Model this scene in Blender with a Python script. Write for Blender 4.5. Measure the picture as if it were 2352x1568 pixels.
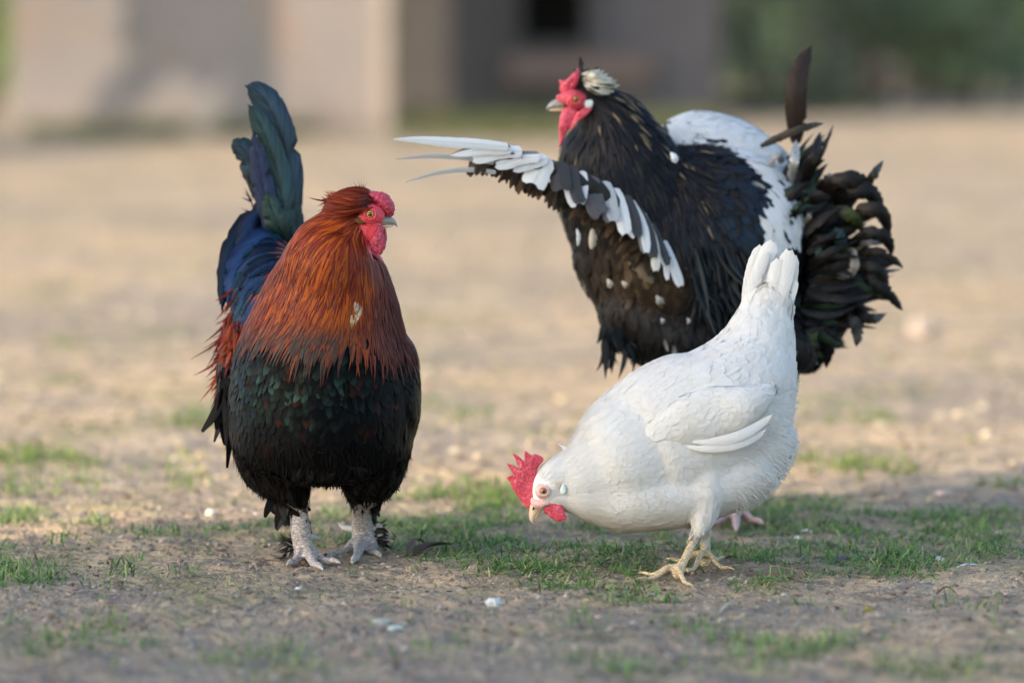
import bpy, bmesh, math, random
import numpy as np
from mathutils import Vector, noise
from mathutils.bvhtree import BVHTree
R = math.radians
rng = np.random.default_rng(7)
random.seed(7)
for o in list(bpy.data.objects): bpy.data.objects.remove(o)
S = bpy.context.scene
C = S.collection

# ------------------------------------------------------------------ camera, sky, sun, exposure
IW, IH = 2352.0, 1568.0            # picture units used for measuring
FP = IW * 200 / 36.0               # focal length in those units
CH = 0.85                          # camera height
TH = math.atan(954.0 / FP)         # downward tilt
cd = bpy.data.cameras.new('camera'); cam = bpy.data.objects.new('camera', cd); C.objects.link(cam)
cam.location = (0, 0, CH); cam.rotation_euler = (math.pi/2 - TH, 0, 0)
cd.lens = 200; cd.sensor_width = 36; cd.clip_start = .1; cd.clip_end = 500
cd.dof.use_dof = True; cd.dof.focus_distance = 7.52; cd.dof.aperture_fstop = 2.8
S.camera = cam
SUN_AZ = R(-122)                   # direction towards the sun, clockwise from +Y
SUN_EL = R(28)
w = bpy.data.worlds.new('World'); S.world = w; w.use_nodes = True
nt = w.node_tree; nt.nodes.clear()
sky = nt.nodes.new('ShaderNodeTexSky'); sky.sky_type = 'NISHITA'; sky.sun_disc = False
sky.sun_elevation = SUN_EL; sky.sun_rotation = SUN_AZ
sky.air_density = 0.9; sky.dust_density = 1.4; sky.ozone_density = 1.0
bg = nt.nodes.new('ShaderNodeBackground'); bg.inputs[1].default_value = 0.15
wo = nt.nodes.new('ShaderNodeOutputWorld')
nt.links.new(sky.outputs[0], bg.inputs[0]); nt.links.new(bg.outputs[0], wo.inputs[0])
sund = bpy.data.lights.new('sun', 'SUN'); sund.energy = 2.5; sund.angle = R(.5); sund.color = (1, .83, .64)
sun = bpy.data.objects.new('sun', sund); C.objects.link(sun)
sv = Vector((math.sin(SUN_AZ)*math.cos(SUN_EL), math.cos(SUN_AZ)*math.cos(SUN_EL), math.sin(SUN_EL)))
sun.rotation_euler = sv.to_track_quat('Z', 'Y').to_euler(); sun.location = sv*10
vs = S.view_settings; vs.view_transform = 'Standard'; vs.look = 'None'; vs.gamma = 1; vs.exposure = 1.64
vs.use_white_balance = True; vs.white_balance_temperature = 6750; vs.white_balance_tint = 6
S.render.engine = 'CYCLES'

# ------------------------------------------------------------------ helpers
cT, sT = math.cos(TH), math.sin(TH)
def at(px, py, Y):
    """point at world depth Y seen at photo position px, py"""
    dx = (px-1176)/FP; dz = -(py-784)/FP
    dy = cT+dz*sT; t = Y/dy
    return np.array((t*dx, Y, CH+t*(-sT+dz*cT)))
def gnd(px, py):
    dx = (px-1176)/FP; dz = -(py-784)/FP
    t = CH/(sT-dz*cT)
    return np.array((t*dx, t*(cT+dz*sT), 0.))
def topx(P):
    P = np.asarray(P); x = P[..., 0]; y = P[..., 1]; z = P[..., 2]-CH
    zc = y*cT-z*sT; yc = y*sT+z*cT
    return 1176+FP*x/zc, 784-FP*yc/zc
def tag(o, label=None, cat=None, group=None, kind=None):
    if label: o['label'] = label
    if cat: o['category'] = cat
    if group: o['group'] = group
    if kind: o['kind'] = kind
    return o
def empty(name, loc):
    o = bpy.data.objects.new(name, None); C.objects.link(o); o.location = loc; o.empty_display_size = .05
    return o
def link(name, me, mats=(), parent=None):
    o = bpy.data.objects.new(name, me); C.objects.link(o)
    for m in (mats if isinstance(mats, (list, tuple)) else [mats]): me.materials.append(m)
    if parent:
        o.parent = parent
        p, off = parent, Vector((0, 0, 0))
        while p: off += p.location; p = p.parent
        o.location = -off
    return o
def mesh_np(name, V, Fq, col=None, uv=None, smooth=True):
    """V (n,3), Fq (m,k) quads or tris, col (n,3) per vertex, uv (n,2) per vertex"""
    V = np.asarray(V, dtype=np.float32); Fq = np.asarray(Fq, dtype=np.int32)
    me = bpy.data.meshes.new(name); k = Fq.shape[1]; m = len(Fq)
    me.vertices.add(len(V)); me.vertices.foreach_set('co', V.ravel())
    me.loops.add(m*k); me.loops.foreach_set('vertex_index', Fq.ravel())
    me.polygons.add(m); me.polygons.foreach_set('loop_start', np.arange(0, m*k, k, dtype=np.int32))
    me.polygons.foreach_set('loop_total', np.full(m, k, dtype=np.int32))
    me.polygons.foreach_set('use_smooth', np.full(m, smooth))
    if uv is not None:
        l = me.uv_layers.new(name='UVMap'); l.data.foreach_set('uv', np.asarray(uv, dtype=np.float32)[Fq.ravel()].ravel())
    if col is not None:
        a = me.color_attributes.new('col', 'FLOAT_COLOR', 'POINT')
        a.data.foreach_set('color', np.hstack([np.clip(col, 0, 1), np.ones((len(V), 1))]).astype(np.float32).ravel())
    me.update(); me.validate(); return me
def catmull(P, n):
    P = np.asarray(P, float); Q = np.vstack([2*P[0]-P[1], P, 2*P[-1]-P[-2]]); out = []
    for i in range(len(P)-1):
        a, b, c, d = Q[i:i+4]
        for t in np.linspace(0, 1, n, endpoint=False):
            out.append(.5*(2*b+(c-a)*t+(2*a-5*b+4*c-d)*t*t+(3*b-a-3*c+d)*t**3))
    out.append(P[-1]); return np.array(out)
def norm(a): return a/np.maximum(np.linalg.norm(a, axis=-1, keepdims=True), 1e-9)

class Shell:
    """collects closed tubes; sections (px, py, Y, half width in px, half depth in m)"""
    def __init__(s): s.V = []; s.F = []; s.n = 0
    def loft(s, secs, seg=20, sub=5):
        q = catmull(secs, sub)
        P = np.array([at(a[0], a[1], a[2]) for a in q]); rw = np.maximum(q[:, 3], .5)*q[:, 2]/FP; rd = np.maximum(q[:, 4], .0008)
        s.tube(P, rw, rd, seg)
    def tube(s, P, rw, rd, seg=14):
        T = norm(np.gradient(P, axis=0)); D = np.array((0, 1., 0))
        Sd = np.cross(T, D)
        bad = np.linalg.norm(Sd, axis=1) < .15
        Sd[bad] = (1, 0, 0); Sd = norm(Sd); Dp = norm(np.cross(Sd, T))
        a = np.linspace(0, 2*math.pi, seg, endpoint=False)
        ring = P[:, None]+Sd[:, None]*(np.cos(a)[None, :, None]*rw[:, None, None])+Dp[:, None]*(np.sin(a)[None, :, None]*rd[:, None, None])
        m = len(P); b = s.n; s.V.append(ring.reshape(-1, 3)); s.V.append(P[[0, -1]])
        for i in range(m-1):
            for j in range(seg):
                j2 = (j+1) % seg
                s.F.append((b+i*seg+j, b+i*seg+j2, b+(i+1)*seg+j2, b+(i+1)*seg+j))
        c0 = b+m*seg; c1 = c0+1
        for j in range(seg):
            j2 = (j+1) % seg
            s.F.append((c0, b+j2, b+j)); s.F.append((c1, b+(m-1)*seg+j, b+(m-1)*seg+j2))
        s.n += m*seg+2
    def ball(s, c, r, r2=None):
        c = np.asarray(c); r2 = r2 or r; t = np.linspace(-.98, .98, 9)
        s.tube(np.array([c+np.array((0, 0, r*x)) for x in t]), r2*np.sqrt(1-t*t), r2*np.sqrt(1-t*t))
    def remesh(s, voxel, smooth_fn, iters=12):
        me = bpy.data.meshes.new('tmp'); me.from_pydata(np.vstack(s.V).tolist(), [], s.F); me.update()
        o = bpy.data.objects.new('tmp', me); C.objects.link(o)
        m = o.modifiers.new('r', 'REMESH'); m.mode = 'VOXEL'; m.voxel_size = voxel
        dg = bpy.context.evaluated_depsgraph_get(); ev = o.evaluated_get(dg); em = ev.to_mesh()
        n = len(em.vertices); V = np.empty(n*3, np.float32); em.vertices.foreach_get('co', V); V = V.reshape(-1, 3).astype(float)
        F = [tuple(p.vertices) for p in em.polygons]
        F = np.array([f if len(f) == 4 else (*f, f[-1]) for f in F if len(f) in (3, 4)])
        E = np.empty(len(em.edges)*2, np.int32); em.edges.foreach_get('vertices', E); E = E.reshape(-1, 2)
        ev.to_mesh_clear(); bpy.data.objects.remove(o); bpy.data.meshes.remove(me)
        deg = np.bincount(E.ravel(), minlength=n)[:, None].astype(float)
        wt = smooth_fn(V)[:, None]
        for _ in range(iters):
            acc = np.zeros_like(V)
            for k in range(3):
                acc[:, k] = np.bincount(E[:, 0], V[E[:, 1], k], n)+np.bincount(E[:, 1], V[E[:, 0], k], n)
            V = V+(acc/np.maximum(deg, 1)-V)*wt*.6
        return V, F

class Surf:
    """a surface feathers are laid on"""
    def __init__(s, V, F):
        s.V = V; s.F = F
        s.tris = np.vstack([F[:, :3], F[:, [0, 2, 3]]])
        s.tris = s.tris[(s.tris[:, 0] != s.tris[:, 1]) & (s.tris[:, 1] != s.tris[:, 2]) & (s.tris[:, 0] != s.tris[:, 2])]
        s.bvh = BVHTree.FromPolygons([tuple(v) for v in V], [tuple(int(i) for i in t) for t in s.tris])
        a, b, c = (V[s.tris[:, i]] for i in range(3)); cr = np.cross(b-a, c-a); s.area = np.linalg.norm(cr, axis=1)/2; s.cum = np.cumsum(s.area)
    def sample(s, n, region, mind):
        r = rng.random(n)*s.cum[-1]; t = s.tris[np.searchsorted(s.cum, r)]
        u = rng.random((n, 1)); v = rng.random((n, 1)); f = (u+v) > 1; u = np.where(f, 1-u, u); v = np.where(f, 1-v, v)
        P = s.V[t[:, 0]]*(1-u-v)+s.V[t[:, 1]]*u+s.V[t[:, 2]]*v
        px, py = topx(P); P = P[region(px, py, P) > rng.random(n)]
        grid = {}; keep = []
        for i, p in enumerate(P):
            k = (int(p[0]//mind), int(p[1]//mind), int(p[2]//mind)); ok = True
            for a in (-1, 0, 1):
                for b in (-1, 0, 1):
                    for c in (-1, 0, 1):
                        for j in grid.get((k[0]+a, k[1]+b, k[2]+c), ()):
                            q = P[j]
                            if (p[0]-q[0])**2+(p[1]-q[1])**2+(p[2]-q[2])**2 < mind*mind: ok = False; break
            if ok: grid.setdefault(k, []).append(i); keep.append(i)
        return P[keep]

def flow_from(guides, spread=60.):
    """guides: (px, py, dx, dy[, dyDepth]) in picture units; returns world direction at points"""
    G = np.array([g if len(g) == 5 else (*g, 0.) for g in guides], float)
    D = norm(np.stack([G[:, 2], G[:, 4], -G[:, 3]], 1))
    def f(P):
        px, py = topx(P)
        d2 = (px[:, None]-G[None, :, 0])**2+(py[:, None]-G[None, :, 1])**2
        wt = 1/(d2+spread**2)**2
        return norm((wt[:, :, None]*D[None]).sum(1)/wt.sum(1)[:, None])
    return f
P_ROUND = np.array([.25, .75, 1., .97, .8, .3])
P_LANCE = np.array([.5, .9, 1., .85, .5, .06])
P_HAIR = np.array([1., .9, .7, .4, .08])
def feathers(CN, NN, widths, prof, colfn, rnd, camber=.15, jag=.06):
    """CN (N,S,3) centre lines, NN (N,S,3) normals -> V,F,col,uv"""
    N, Sg, _ = CN.shape
    T = norm(np.gradient(CN, axis=1)); Sd = norm(np.cross(NN, T))
    pr = np.interp(np.linspace(0, 1, Sg), np.linspace(0, 1, len(prof)), prof)
    hw = widths[:, None]*pr[None]*.5
    jl = 1+rng.normal(0, jag, (N, Sg)); jr = 1+rng.normal(0, jag, (N, Sg))
    drop = NN*(hw*camber*2)[..., None]
    Lf = CN-Sd*(hw*jl)[..., None]-drop; Rt = CN+Sd*(hw*jr)[..., None]-drop
    V = np.stack([Lf, CN, Rt], 2).reshape(-1, 3)
    v = np.linspace(0, 1, Sg)
    uv = np.stack([np.tile(np.array([0, .5, 1.]), (N, Sg, 1)), np.tile(v[None, :, None], (N, 1, 3))], -1)
    mid, edge = colfn(CN, v, rnd)
    col = np.stack([edge, mid, edge], 2).reshape(-1, 3)
    uv[..., 0] += (rng.integers(0, 50, N))[:, None, None]*2
    base = (np.arange(N)*Sg*3)[:, None, None]+(np.arange(Sg-1)*3)[None, :, None]+np.arange(2)[None, None, :]
    F = np.stack([base, base+1, base+4, base+3], -1).reshape(-1, 4)
    return V, F, col, uv.reshape(-1, 2)
def trace(surf, P, flow, L, lift0, lift1, seg, jit=.12, free=0.):
    """walk along the surface; free: 0 hugs the surface, 1 flies straight off it"""
    N = len(P); cur = P.copy(); CN = []; NN = []; J = rng.normal(0, jit, (N, 3)); pd = None
    for k in range(seg+1):
        v = k/seg; Q = np.empty_like(cur); n = np.empty_like(cur)
        for i in range(N):
            h = surf.bvh.find_nearest(cur[i])
            Q[i] = h[0]; n[i] = h[1]
        if k == 0: n0 = n.copy()
        fl = 0 if k == 0 else free*v
        out = cur*fl+(Q+n*(lift0+(lift1-lift0)*v)[:, None])*(1-fl) if np.ndim(lift1) else cur*fl+(Q+n*(lift0+(lift1-lift0)*v))*(1-fl)
        CN.append(out); NN.append(norm(n*(1-fl)+n0*fl))
        d = flow(Q)+J
        if pd is not None and free > 0: d = norm(d)*(1-free)+pd*free
        if free < .5: d = d-n*(d*n).sum(1, keepdims=True)
        d = norm(d); pd = d
        cur = (Q*(1-free)+cur*free)+d*(L/seg)[:, None]
    return np.stack(CN, 1), np.stack(NN, 1)
def coat(name, parent, surf, mat, region, n, mind, flow, L, W, colfn, prof=P_ROUND, lift=(.0008, .004), seg=5, jit=.12, camber=.15, free=0., jag=.06, nj=.08):
    P = surf.sample(n, region, mind); N = len(P)
    Ls = L*rng.uniform(.75, 1.25, N); Ws = W*rng.uniform(.8, 1.2, N)
    CN, NN = trace(surf, P, flow, Ls, lift[0], lift[1], seg, jit, free)
    NN = norm(NN+rng.normal(0, nj, (N, 1, 3)))
    V, F, col, uv = feathers(CN, NN, Ws, prof, colfn, rng.random(N), camber, jag)
    return link(name, mesh_np(name, V, F, col, uv), mat, parent)
def big_feather(name, parent, mat, pts, colfn, prof=(.3, .6, .85, 1, 1, .9, .6, .1), nx=4, seg=26, camber=.1, jag=.05, twist=0., face=(0, -1, 0), gaps=2):
    """one large feather; pts rows (px, py, Y, half width px)"""
    q = catmull(pts, 8); s = np.linspace(0, 1, len(q)); t = np.linspace(0, 1, seg+1)
    q = np.stack([np.interp(t, s, q[:, i]) for i in range(4)], 1)
    P = np.array([at(*a[:3]) for a in q]); T = norm(np.gradient(P, axis=0)); fz = np.array(face, float)
    Sd = norm(np.cross(T, fz[None])); Nn = norm(np.cross(Sd, T))
    tw = twist*t; Sd2 = Sd*np.cos(tw)[:, None]+Nn*np.sin(tw)[:, None]; Nn = norm(np.cross(Sd2, T)); Sd = Sd2
    hw = q[:, 3]*q[:, 2]/FP*np.interp(t, np.linspace(0, 1, len(prof)), prof)
    us = np.linspace(-1, 1, 2*nx+1); el = 1+rng.normal(0, jag, seg+1); er = 1+rng.normal(0, jag, seg+1)
    for e in (el, er):
        for _ in range(gaps):
            k = rng.integers(4, seg-2); e[k] *= rng.uniform(.6, .85)
    V = []
    for k in range(seg+1):
        for u in us:
            a = abs(u); e = (el if u < 0 else er)[k]
            back = a*a*hw[k]*.5          # barbs sweep towards the tip
            V.append(P[k]+Sd[k]*u*hw[k]*e-Nn[k]*a*a*hw[k]*camber*2+T[k]*back)
    m = len(us); F = [(i*m+j, i*m+j+1, (i+1)*m+j+1, (i+1)*m+j) for i in range(seg) for j in range(m-1)]
    V = np.array(V); uv = np.array([((u+1)/2, tt) for tt in t for u in us])
    col = np.array([colfn(uu[0], uu[1]) for uu in uv])
    me = mesh_np(name, V, F, col, uv)
    o = link(name, me, mat, parent)
    # the shaft, a thin tapering tube on the same mesh
    return o

# ------------------------------------------------------------------ materials
class NT:
    def __init__(s, name):
        s.m = bpy.data.materials.new(name); s.m.use_nodes = True; s.t = s.m.node_tree
        s.b = s.t.nodes['Principled BSDF']; s.out = s.t.nodes['Material Output']
    def n(s, typ, **kw):
        x = s.t.nodes.new(typ)
        for k, v in kw.items():
            if k.startswith('i_'):
                key = k[2:]; key = int(key) if key.isdigit() else key.replace('_', ' ')
                x.inputs[key].default_value = v
            else: setattr(x, k, v)
        return x
    def l(s, a, b): s.t.links.new(a, b)
    def set(s, **kw):
        for k, v in kw.items(): s.b.inputs[k.replace('_', ' ')].default_value = v
    def mix(s, fac, a, b, mode='MIX'):
        x = s.n('ShaderNodeMix', data_type='RGBA', blend_type=mode)
        for sock, val in ((x.inputs[0], fac), (x.inputs[6], a), (x.inputs[7], b)):
            if isinstance(val, (int, float)): sock.default_value = val
            elif isinstance(val, tuple): sock.default_value = (*val, 1) if len(val) == 3 else val
            else: s.l(val, sock)
        return x.outputs[2]
    def noise(s, scale, detail=4, rough=.55, vec=None, dist=0):
        x = s.n('ShaderNodeTexNoise'); x.inputs['Scale'].default_value = scale; x.inputs['Detail'].default_value = detail
        x.inputs['Roughness'].default_value = rough; x.inputs['Distortion'].default_value = dist
        if vec: s.l(vec, x.inputs['Vector'])
        return x.outputs['Fac']
    def ramp(s, fac, *stops):
        x = s.n('ShaderNodeValToRGB'); e = x.color_ramp.elements
        while len(e) < len(stops): e.new(.5)
        for i, (p, c) in enumerate(stops):
            e[i].position = p; e[i].color = (c, c, c, 1) if isinstance(c, (int, float)) else (*c, 1)
        s.l(fac, x.inputs[0]); return x.outputs[0]
    def bump(s, h, strength, dist=.001, normal=None):
        x = s.n('ShaderNodeBump'); x.inputs['Strength'].default_value = strength; x.inputs['Distance'].default_value = dist
        s.l(h, x.inputs['Height'])
        if normal: s.l(normal, x.inputs['Normal'])
        return x.outputs[0]
    def pos(s, scale=(1, 1, 1)):
        g = s.n('ShaderNodeNewGeometry'); m = s.n('ShaderNodeMapping'); m.inputs['Scale'].default_value = scale
        s.l(g.outputs['Position'], m.inputs[0]); return m.outputs[0]

def feather_mat(name, rough=.5, metal=0., spec=.4, transl=0., barb=.5, barbs=26., sheen=0., var=.2):
    k = NT(name); a = k.n('ShaderNodeAttribute', attribute_name='col'); uv = k.n('ShaderNodeUVMap')
    sp = k.n('ShaderNodeSeparateXYZ'); k.l(uv.outputs[0], sp.inputs[0])
    fr = k.n('ShaderNodeMath', operation='FRACT'); h = k.n('ShaderNodeMath', operation='MULTIPLY', i_1=.5)
    # |u-.5| : barbs run outwards and towards the tip
    mo = k.n('ShaderNodeMath', operation='MODULO', i_1=2.); k.l(sp.outputs[0], mo.inputs[0])
    ab = k.n('ShaderNodeMath', operation='SUBTRACT', i_1=.5); k.l(mo.outputs[0], ab.inputs[0])
    ab2 = k.n('ShaderNodeMath', operation='ABSOLUTE'); k.l(ab.outputs[0], ab2.inputs[0])
    vm = k.n('ShaderNodeMath', operation='SUBTRACT'); k.l(sp.outputs[1], vm.inputs[0])
    um = k.n('ShaderNodeMath', operation='MULTIPLY', i_1=.35); k.l(ab2.outputs[0], um.inputs[0]); k.l(um.outputs[0], vm.inputs[1])
    cb = k.n('ShaderNodeCombineXYZ'); k.l(vm.outputs[0], cb.inputs[0]); k.l(sp.outputs[0], cb.inputs[1])
    mp = k.n('ShaderNodeMapping'); mp.inputs['Scale'].default_value = (barbs, 1.5, 1); k.l(cb.outputs[0], mp.inputs[0])
    nz = k.noise(1., 3, .6, mp.outputs[0])
    c2 = k.ramp(nz, (.3, 1-var*1.6), (.7, 1+0*var))
    base = k.mix(1., a.outputs['Color'], c2, 'MULTIPLY')
    k.l(base, k.b.inputs['Base Color']); k.l(k.bump(nz, barb, .0012), k.b.inputs['Normal'])
    k.set(Roughness=rough, Metallic=metal, Specular_IOR_Level=spec, Sheen_Weight=sheen, Sheen_Roughness=.5)
    if transl > 0:
        tr = k.n('ShaderNodeBsdfTranslucent'); k.l(base, tr.inputs[0]); ms = k.n('ShaderNodeMixShader'); ms.inputs[0].default_value = transl
        k.l(k.b.outputs[0], ms.inputs[1]); k.l(tr.outputs[0], ms.inputs[2]); k.l(ms.outputs[0], k.out.inputs[0])
    return k.m
M = {}
M['hackle'] = feather_mat('hackle_feather', .46, 0, .18, .05, .4, 8, 0, .25)
M['iri'] = feather_mat('glossy_feather', .42, .3, .06, 0, .5, 22, 0, .35)
M['sickle'] = feather_mat('sickle_feather', .33, .5, .5, 0, 1., 42, 0, .5)
M['black'] = feather_mat('black_feather', .55, 0, .22, 0, .5, 22, 0, .35)
M['white'] = feather_mat('white_feather', .7, 0, .12, .3, .4, 22, 0, .05)
M['flight'] = feather_mat('flight_feather', .5, 0, .4, .12, .5, 60, 0, .15)
M['fluff'] = feather_mat('fluff_feather', .8, 0, .1, .35, .0, 4, 0, .05)

def skin_mat(name, c1, c2, scale, rough, bump, sss=.0, dist=.001, spec=.5, vor=0, frost=None):
    k = NT(name); v = k.pos(); n1 = k.noise(scale, 5, .6, v); n2 = k.noise(scale*.22, 3, .5, v)
    c = k.mix(k.ramp(n2, (.35, 0.), (.65, 1.)), c1, c2); c = k.mix(k.ramp(n1, (.45, 0.), (.75, .8)) if frost else k.ramp(n1, (.3, 0.), (.8, .45)), c, frost or tuple(min(1, x*1.7+.02) for x in c2))
    k.l(c, k.b.inputs['Base Color'])
    h = n1
    if vor:
        vo = k.n('ShaderNodeTexVoronoi', feature='DISTANCE_TO_EDGE'); vo.inputs['Scale'].default_value = vor; k.l(v, vo.inputs['Vector'])
        h = k.ramp(vo.outputs[0], (.0, 0.), (.18, 1.))
    k.l(k.bump(h, bump, dist), k.b.inputs['Normal']); k.set(Roughness=rough, Specular_IOR_Level=spec, Subsurface_Weight=sss, Subsurface_Scale=.004, Subsurface_Radius=(1, .3, .2))
    return k.m
M['comb_dark'] = skin_mat('crimson_comb_skin', (.33, .010, .028), (.44, .025, .06), 300, .42, 1., .1, .002, frost=(.62, .14, .2))
M['comb'] = skin_mat('red_comb_skin', (.48, .010, .028), (.60, .04, .075), 420, .5, .8, .12, .0014, frost=(.78, .26, .32))
M['facered'] = skin_mat('red_face_skin', (.55, .02, .045), (.62, .06, .08), 500, .5, .6, .1)
M['facepink'] = skin_mat('pink_face_skin', (.64, .30, .26), (.74, .50, .45), 350, .6, .4, .1)
M['white_skin'] = skin_mat('white_body_skin', (.72, .68, .62), (.78, .75, .7), 60, .7, .3)
M['dark_skin'] = skin_mat('dark_body_skin', (.003, .0025, .0025), (.006, .005, .004), 60, .8, .3)
M['rust_skin'] = skin_mat('rust_body_skin', (.08, .02, .008), (.14, .03, .01), 60, .7, .3)
def leg_mat(name, c1, c2, groove, rows):
    k = NT(name); v = k.pos((1, 1, 1)); wv = k.n('ShaderNodeTexWave', bands_direction='Z'); wv.inputs['Scale'].default_value = rows
    wv.inputs['Distortion'].default_value = 5; wv.inputs['Detail'].default_value = 2; wv.inputs['Detail Scale'].default_value = 30; k.l(v, wv.inputs['Vector'])
    vo = k.n('ShaderNodeTexVoronoi', feature='DISTANCE_TO_EDGE'); vo.inputs['Scale'].default_value = rows*1.9; k.l(k.pos((1, 1, 2.3)), vo.inputs['Vector'])
    e = k.ramp(vo.outputs[0], (0., 0.), (.12, 1.)); n = k.noise(250, 4, .6, v)
    c = k.mix(k.ramp(n, (.3, 0.), (.7, 1.)), c1, c2); c = k.mix(e, groove, c); c = k.mix(k.ramp(wv.outputs[0], (0., .35), (.3, 0.)), c, groove)
    k.l(c, k.b.inputs['Base Color']); b1 = k.bump(e, .45, .0008); k.l(k.bump(wv.outputs[0], .4, .001, b1), k.b.inputs['Normal']); k.set(Roughness=.6, Specular_IOR_Level=.3)
    return k.m
M['leg_grey'] = leg_mat('scaly_grey_leg', (.46, .40, .36), (.63, .57, .52), (.20, .14, .13), 60)
M['leg_yellow'] = leg_mat('scaly_yellow_leg', (.66, .5, .28), (.74, .62, .42), (.38, .22, .12), 70)
M['leg_pink'] = leg_mat('scaly_pink_leg', (.62, .38, .34), (.7, .5, .45), (.3, .14, .12), 50)
def plain(name, c, rough=.5, spec=.5, c2=None, scale=120, bump=.3):
    k = NT(name); n = k.noise(scale, 4, .6, k.pos()); k.l(k.mix(n, c, c2 or tuple(x*.75 for x in c)), k.b.inputs['Base Color'])
    k.l(k.bump(n, bump, .0008), k.b.inputs['Normal']); k.set(Roughness=rough, Specular_IOR_Level=spec); return k.m
M['beak_dark'] = plain('grey_horn_beak', (.07, .075, .085), .22, .6, (.42, .38, .3), 130)
M['beak_pale'] = plain('pale_horn_beak', (.72, .55, .4), .35, .5, (.66, .46, .3), 160)
M['nostril'] = plain('dark_nostril', (.05, .03, .02), .7)
M['lobe'] = plain('white_earlobe', (.72, .8, .74), .5)
M['lobe_brown'] = plain('brown_ear_tuft', (.22, .1, .03), .8, .2, (.06, .03, .015), 400, .8)
M['horn'] = plain('pale_spur_horn', (.4, .38, .37), .5, .4, (.6, .58, .55), 160)
def eye_mat(name, iris):
    k = NT(name); uv = k.n('ShaderNodeUVMap'); sp = k.n('ShaderNodeSeparateXYZ'); k.l(uv.outputs[0], sp.inputs[0])
    c = k.n('ShaderNodeValToRGB'); e = c.color_ramp.elements
    for _ in range(4): e.new(.5)
    st = [(0, (.004, .004, .004)), (.36, (.004, .004, .004)), (.42, tuple(x*.6 for x in iris)), (.6, iris), (.8, tuple(x*.8 for x in iris)), (.92, (.03, .01, .005))]
    for i, (p, q) in enumerate(st): e[i].position = p; e[i].color = (*q, 1)
    k.l(sp.outputs[0], c.inputs[0]); k.l(c.outputs[0], k.b.inputs['Base Color']); k.set(Roughness=.06, Specular_IOR_Level=.7, Coat_Weight=.6)
    return k.m
M['eye_yellow'] = eye_mat('amber_eye', (.7, .33, .03)); M['eye_orange'] = eye_mat('orange_eye', (.6, .2, .015))
def eye(parent, px, py, Y, rpx, mat, lidmat, side=-1, lid=1.45):
    """eye bulging from the head, facing -Y (side -1) or +Y, with its lid ring as sub-part"""
    c = at(px, py, Y); r = rpx*Y/FP; V = []; F = []; uv = []; n = 24; m = 9
    V.append(c+np.array((0, side*r*.62, 0))); uv.append((0, 0))
    for i in range(1, m+1):
        a = i/m*R(80)
        for j in range(n):
            b = 2*math.pi*j/n; V.append(c+np.array((r*math.sin(a)*math.cos(b), side*r*(math.cos(a)-.38), r*math.sin(a)*math.sin(b)))); uv.append((i/m, j/n))
    for j in range(n): F.append((0, 1+j, 1+(j+1) % n, 0))
    for i in range(m-1):
        for j in range(n): a = 1+i*n; F.append((a+j, a+n+j, a+n+(j+1) % n, a+(j+1) % n))
    me = bpy.data.meshes.new('eye'); me.from_pydata([tuple(v) for v in V], [], [f[:3] if f[0] == f[-1] else f for f in F]); me.update()
    l = me.uv_layers.new(name='UVMap')
    for lp in me.loops: l.data[lp.index].uv = uv[lp.vertex_index]
    for p in me.polygons: p.use_smooth = True
    e = link('eye', me, mat, parent)
    V = []; F = []
    for i in range(n):
        b = 2*math.pi*i/n
        for j in range(8):
            q = 2*math.pi*j/8; rr = r*(1.02+(lid-1)*.5)+r*(lid-1)*.5*math.cos(q)
            V.append(c+np.array((rr*math.cos(b)*1.08, side*(r*.12+r*.26*math.sin(q)), rr*math.sin(b))))
    F = [(i*8+j, ((i+1) % n)*8+j, ((i+1) % n)*8+(j+1) % 8, i*8+(j+1) % 8) for i in range(n) for j in range(8)]
    link('eyelid', mesh_np('eyelid', V, F), lidmat, e)
    return e
def slab(name, parent, mat, outline, Y, th, bulge=1., sub=7, noisea=0., nscale=200, wob=0):
    """a fleshy sheet with its own thickness; outline in picture units, thick in the middle, thin at the rim"""
    pl = np.array(outline, float); pts = catmull(np.vstack([pl, pl[:1]]), 4)[:-1]
    c = pts.mean(0); V = []; F = []; n = len(pts); rings = sub
    for side in (-1, 1):
        for k in range(rings, -1, -1):
            f = k/rings; h = th*(1-f**3)**.5*bulge if f < 1 else 0
            for p in pts:
                q = c+(p-c)*f; P = at(q[0], q[1], Y)
                wv = wob*math.sin(q[0]*.09+q[1]*.05)
                nn = noise.noise(Vector(P)*nscale)*noisea
                V.append(P+np.array((0, side*(h*.5+max(nn, -h*.4)*(f < 1))+wv, nn*.5)))
    nr = rings+1
    for s_ in range(2):
        b = s_*nr*n
        for k in range(nr-1):
            for j in range(n):
                q = (b+k*n+j, b+(k+1)*n+j, b+(k+1)*n+(j+1) % n, b+k*n+(j+1) % n)
                F.append(q if s_ else q[::-1])
    b2 = nr*n
    return link(name, mesh_np(name, V, F), mat, parent)
def tube_obj(name, parent, mat, secs, seg=14, sub=5):
    s = Shell(); s.loft(secs, seg, sub); me = bpy.data.meshes.new(name); me.from_pydata(np.vstack(s.V).tolist(), [], s.F); me.update()
    for p in me.polygons: p.use_smooth = True
    return link(name, me, mat, parent)
def body_obj(name, parent, V, F, mats, pick):
    me = mesh_np(name, V, F if F.shape[1] == 4 else F)
    for m in mats: me.materials.append(m)
    c = V[F].mean(1); me.polygons.foreach_set('material_index', pick(c).astype(np.int32)[:len(me.polygons)]); me.update()
    o = bpy.data.objects.new(name, me); C.objects.link(o); o.parent = parent; o.location = -parent.location
    return o
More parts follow.
